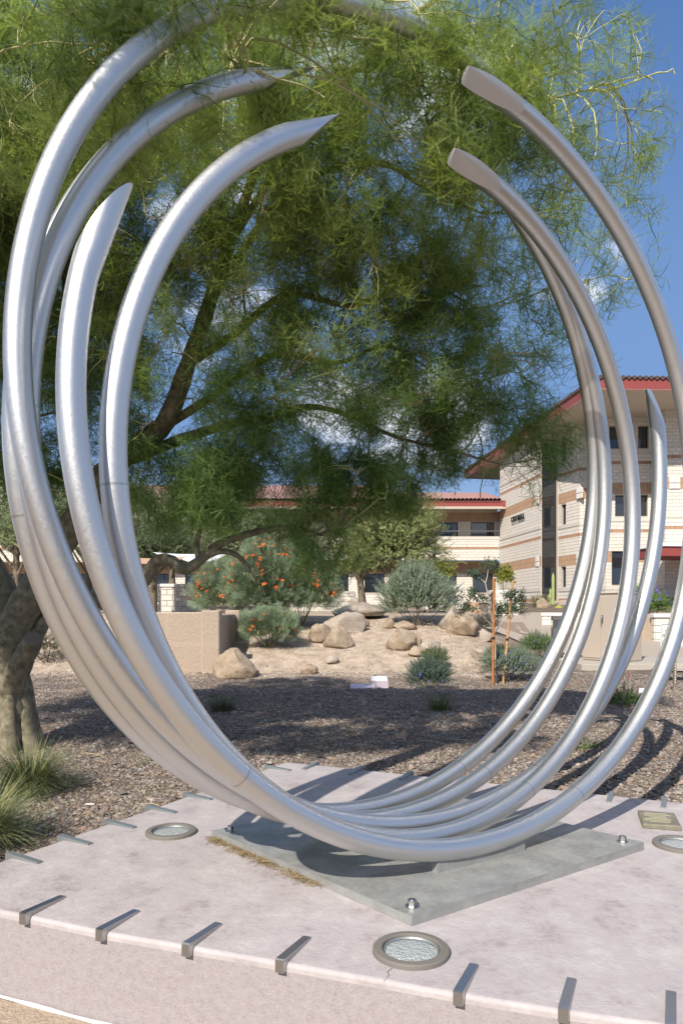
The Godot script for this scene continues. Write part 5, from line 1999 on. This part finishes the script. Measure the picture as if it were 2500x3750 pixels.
	ps.position.y = 1.031
	blooms(ps, L.bloom, Vector3(0, .5, 0), Vector3(.6, .50, .4), 60, Color(.25, .17, .60), 1.4)
	var pg := shrub("bright_green_bush", "bright green bush seen between the tubes above the cabinet", "bush", 9.556, 24, Vector3(.32, .42, .3), L.oval, 240, Color(.15, .24, .03), Color(.30, .38, .06), .8, 1.2)
	pg.position.y = 1.327
	# lamp post
	var lp := thing("lamp_post", "dark slender lamp post with a bell shaped lamp", "lamp post", Vector3(3.904, .8, -31))
	b = MB.new()
	b.tube(PackedVector3Array([Vector3.ZERO, Vector3(0, 1.2, 0), Vector3(0, 4.159 - .8, 0)]), PackedFloat32Array([.07, .055, .05]), 10, true)
	put("pole", b, M.gray_paint, lp)
	b = MB.new()
	b.lathe(PackedVector2Array([Vector2(.24, 0), Vector2(.23, .02), Vector2(.13, .12), Vector2(.10, .28), Vector2(.05, .40), Vector2(.001, .42)]), Vector3(.09, 3.631 - .8, .1), 20)
	put("lamp_shade", b, M.gray_paint, lp)
	b = MB.new()
	b.box(Vector3(.05, 4.067 - .8, .05), Vector3(.1, .05, .1))
	put("arm", b, M.gray_paint, lp)


func ribbed(b: MB, at: Vector3, h: float, r: float):
	var prof := PackedVector2Array()
	for k in 10:
		var t := k / 9.0
		prof.append(Vector2(r * (1.0 if t < .8 else sqrt(maxf(0.0, 1.0 - pow((t - .8) / .2, 2)))) * (0.94 + .06 * sin(k * 2.1)), h * t))
	b.lathe(prof, at, 12)


func planter(at: Vector3, w: float, dp: float, top: float, label: String, side: String):
	var y0 := .5
	var o := thing("planter", label, "planter", Vector3.ZERO, "block planters by the wing")
	var A := Vector2(at.x - w * .5, at.z + dp * .5)
	var B := Vector2(at.x + w * .5, at.z + dp * .5)
	facade(o, A, B, y0, top - .18, [], [[1.2, 1.3, "thin"]])
	facade(o, B, B - Vector2(0, dp), y0, top - .18, [], [])
	facade(o, A - Vector2(0, dp), A, y0, top - .18, [], [])
	var b := MB.new()
	b.box(Vector3(at.x, top - .09, at.z), Vector3(w + .08, .2, dp + .08), Basis.IDENTITY, .02)
	put("cap", b, M.white_block, o)
	var t := thing("planter_bush", "yellow green feathery bush growing in the %s hand planter" % side, "bush", Vector3(at.x, top - .05, at.z), "yellow green bushes in planters")
	stems(t, Vector3.ZERO, Vector3(0, .6, 0), Vector3(.45, .6, .3), 10, .01, Color(.2, .18, .08))
	leafy(t, L.tuft, Vector3(.05, .6, 0), Vector3(.48 if side == "left" else .42, .66, .35), 420, Color(.13, .19, .03), Color(.42, .40, .07), .7, 1.2, M.leaf, .6, .5, 17, .6)
	if side == "left": leafy(t, L.tuft, Vector3(-.42, .32, 0), Vector3(.42, .36, .3), 200, Color(.13, .19, .03), Color(.42, .40, .07), .7, 1.2, M.leaf, .6, .5, 27, .6)


func sail_sheet(par: Node, a: Vector3, c: Vector3, d: Vector3, e: Vector3, m: Material, called: String):
	var b := MB.new()
	var n := 10
	for j in n + 1:
		for i in n + 1:
			var s := float(i) / n
			var t := float(j) / n
			var p := a.lerp(c, s).lerp(e.lerp(d, s), t)
			p.y -= 0.25 * (s * (1 - s) + t * (1 - t))
			b.vert(p, Vector3.UP, Vector2(s, t))
	for j in n:
		for i in n:
			var k := j * (n + 1) + i
			b.face(k, k + n + 2, k + 1); b.face(k, k + n + 1, k + n + 2)
	put(called, b, m, par)


# ---------- stones ----------
func ground_cover():
	rng.seed = 31337
	var xf := [[], [], [], [], []]
	var cs := [[], [], [], [], []]
	var cols := [Color(.217, .173, .144), Color(.181, .144, .121), Color(.248, .207, .173), Color(.139, .119, .106), Color(.288, .248, .211), Color(.232, .173, .139), Color(.201, .188, .176), Color(.319, .284, .248)]
	var tans := [Color(.527, .459, .365), Color(.476, .408, .323), Color(.561, .493, .408), Color(.425, .357, .281), Color(.595, .535, .459)]
	var back := Vector2(-0.468, -6.281)
	var poly := PackedVector2Array()
	for p in FRONT: poly.append(p)
	poly.append(Vector2(2.75, -4.73)); poly.append(back)
	var placed := 0
	var tries := 0
	while placed < 110000 and tries < 400000:
		tries += 1
		var d := 3.3 + pow(rng.randf(), 1.25) * 17.5
		var half := d * 0.5 + 0.8
		var x := rv(-half, half)
		if d > 17 and x > 2.8: continue
		if d > 14.2 and x > 5.8: continue
		if d < 3.9 and x > -1.7: continue
		if d < 7.0 and Geometry2D.is_point_in_polygon(Vector2(x, -d), poly): continue
		var tan := smoothstep(13.4, 15.2, d + hill.get_noise_2d(x * 3, d * 3) * 1.2) * (1.0 - smoothstep(2.2, 5.0, x))
		var isp := rng.randf() < tan
		var s := rv(.009, .019) * (1.0 if rng.randf() < .94 else rv(1.3, 2.3))
		if isp: s *= 0.8
		var v := rng.randi() % 5
		var pal: Array = tans if isp else cols
		xf[v].append(Transform3D(Basis(Vector3.UP, rv(0, TAU)) * Basis(Vector3.RIGHT, rv(-.4, .4)) * Basis.from_scale(Vector3(s, s * rv(.6, 1.0), s * rv(.7, 1.2))), Vector3(x, ground(x, -d) + s * .25, -d)))
		cs[v].append(shade(pal[rng.randi() % pal.size()], .2))
		placed += 1
	for v in 5:
		var o := many("gravel", L.stone[v], M.pebble, xf[v], cs[v])
		tag(o, "loose brown, pink and tan stones covering the garden", "gravel")
	# fallen twigs and dry leaf stalks
	var tw := MB.new()
	tw.tube(PackedVector3Array([Vector3(-.09, 0, 0), Vector3(-.03, .008, .012), Vector3(.03, .004, -.006), Vector3(.1, 0, .01)]), PackedFloat32Array([.0022, .002, .0018, .001]), 4)
	var txf := []
	var tcs := []
	for i in 900:
		var d := 3.9 + rng.randf() * 9.0
		var x := rv(-d * .5, d * .5)
		if Geometry2D.is_point_in_polygon(Vector2(x, -d), poly): continue
		txf.append(Transform3D(Basis(Vector3.UP, rv(0, TAU)) * Basis(Vector3.BACK, rv(-.15, .15)) * Basis.from_scale(Vector3.ONE * rv(.4, 1.2)), Vector3(x, ground(x, -d) + .016, -d)))
		tcs.append(shade([Color(.40, .30, .17), Color(.22, .16, .10), Color(.50, .42, .28)][i % 3], .25))
	tag(many("dry_twigs", tw.mesh(), M.twig, txf, tcs), "dry fallen twigs scattered over the gravel", "plant litter")


func _ready():
	# camera, sky, sun, exposure
	var cam := Camera3D.new()
	cam.name = "camera"
	add_child(cam)
	cam.position = Vector3(0, 1.3, 0)
	cam.set_frustum(0.05 * 3750.0 / 2700.0, Vector2(0, 0.05 * 356.0 / 2700.0), 0.05, 600.0)
	cam.current = true
	var env := Environment.new()
	env.background_mode = Environment.BG_SKY
	env.sky = make_sky()
	env.tonemap_mode = Environment.TONE_MAPPER_LINEAR
	env.tonemap_exposure = 1.8
	env.sdfgi_enabled = true
	env.ssao_enabled = true
	env.ssil_enabled = true
	var we := WorldEnvironment.new()
	we.name = "world_environment"
	we.environment = env
	add_child(we)
	var sun := DirectionalLight3D.new()
	sun.name = "sun"
	add_child(sun)
	var az := deg_to_rad(-25.0)
	var el := deg_to_rad(39.0)
	var to_sun := Vector3(sin(az) * cos(el), sin(el), cos(az) * cos(el))
	sun.look_at_from_position(to_sun * 50.0, Vector3.ZERO)
	sun.light_energy = 1.2
	sun.light_color = Color(1.0, 0.965, 0.915)
	sun.light_angular_distance = 0.5
	sun.shadow_enabled = true

	rng.seed = 77
	hill.seed = 3
	hill.frequency = 0.45
	make_materials()
	leaf_shapes()
	setting()
	buildings()
	plinth()
	sculpture()
	big_tree()
	rocks()
	shrubs()
	garden_things()
	far_things()
	ground_cover()
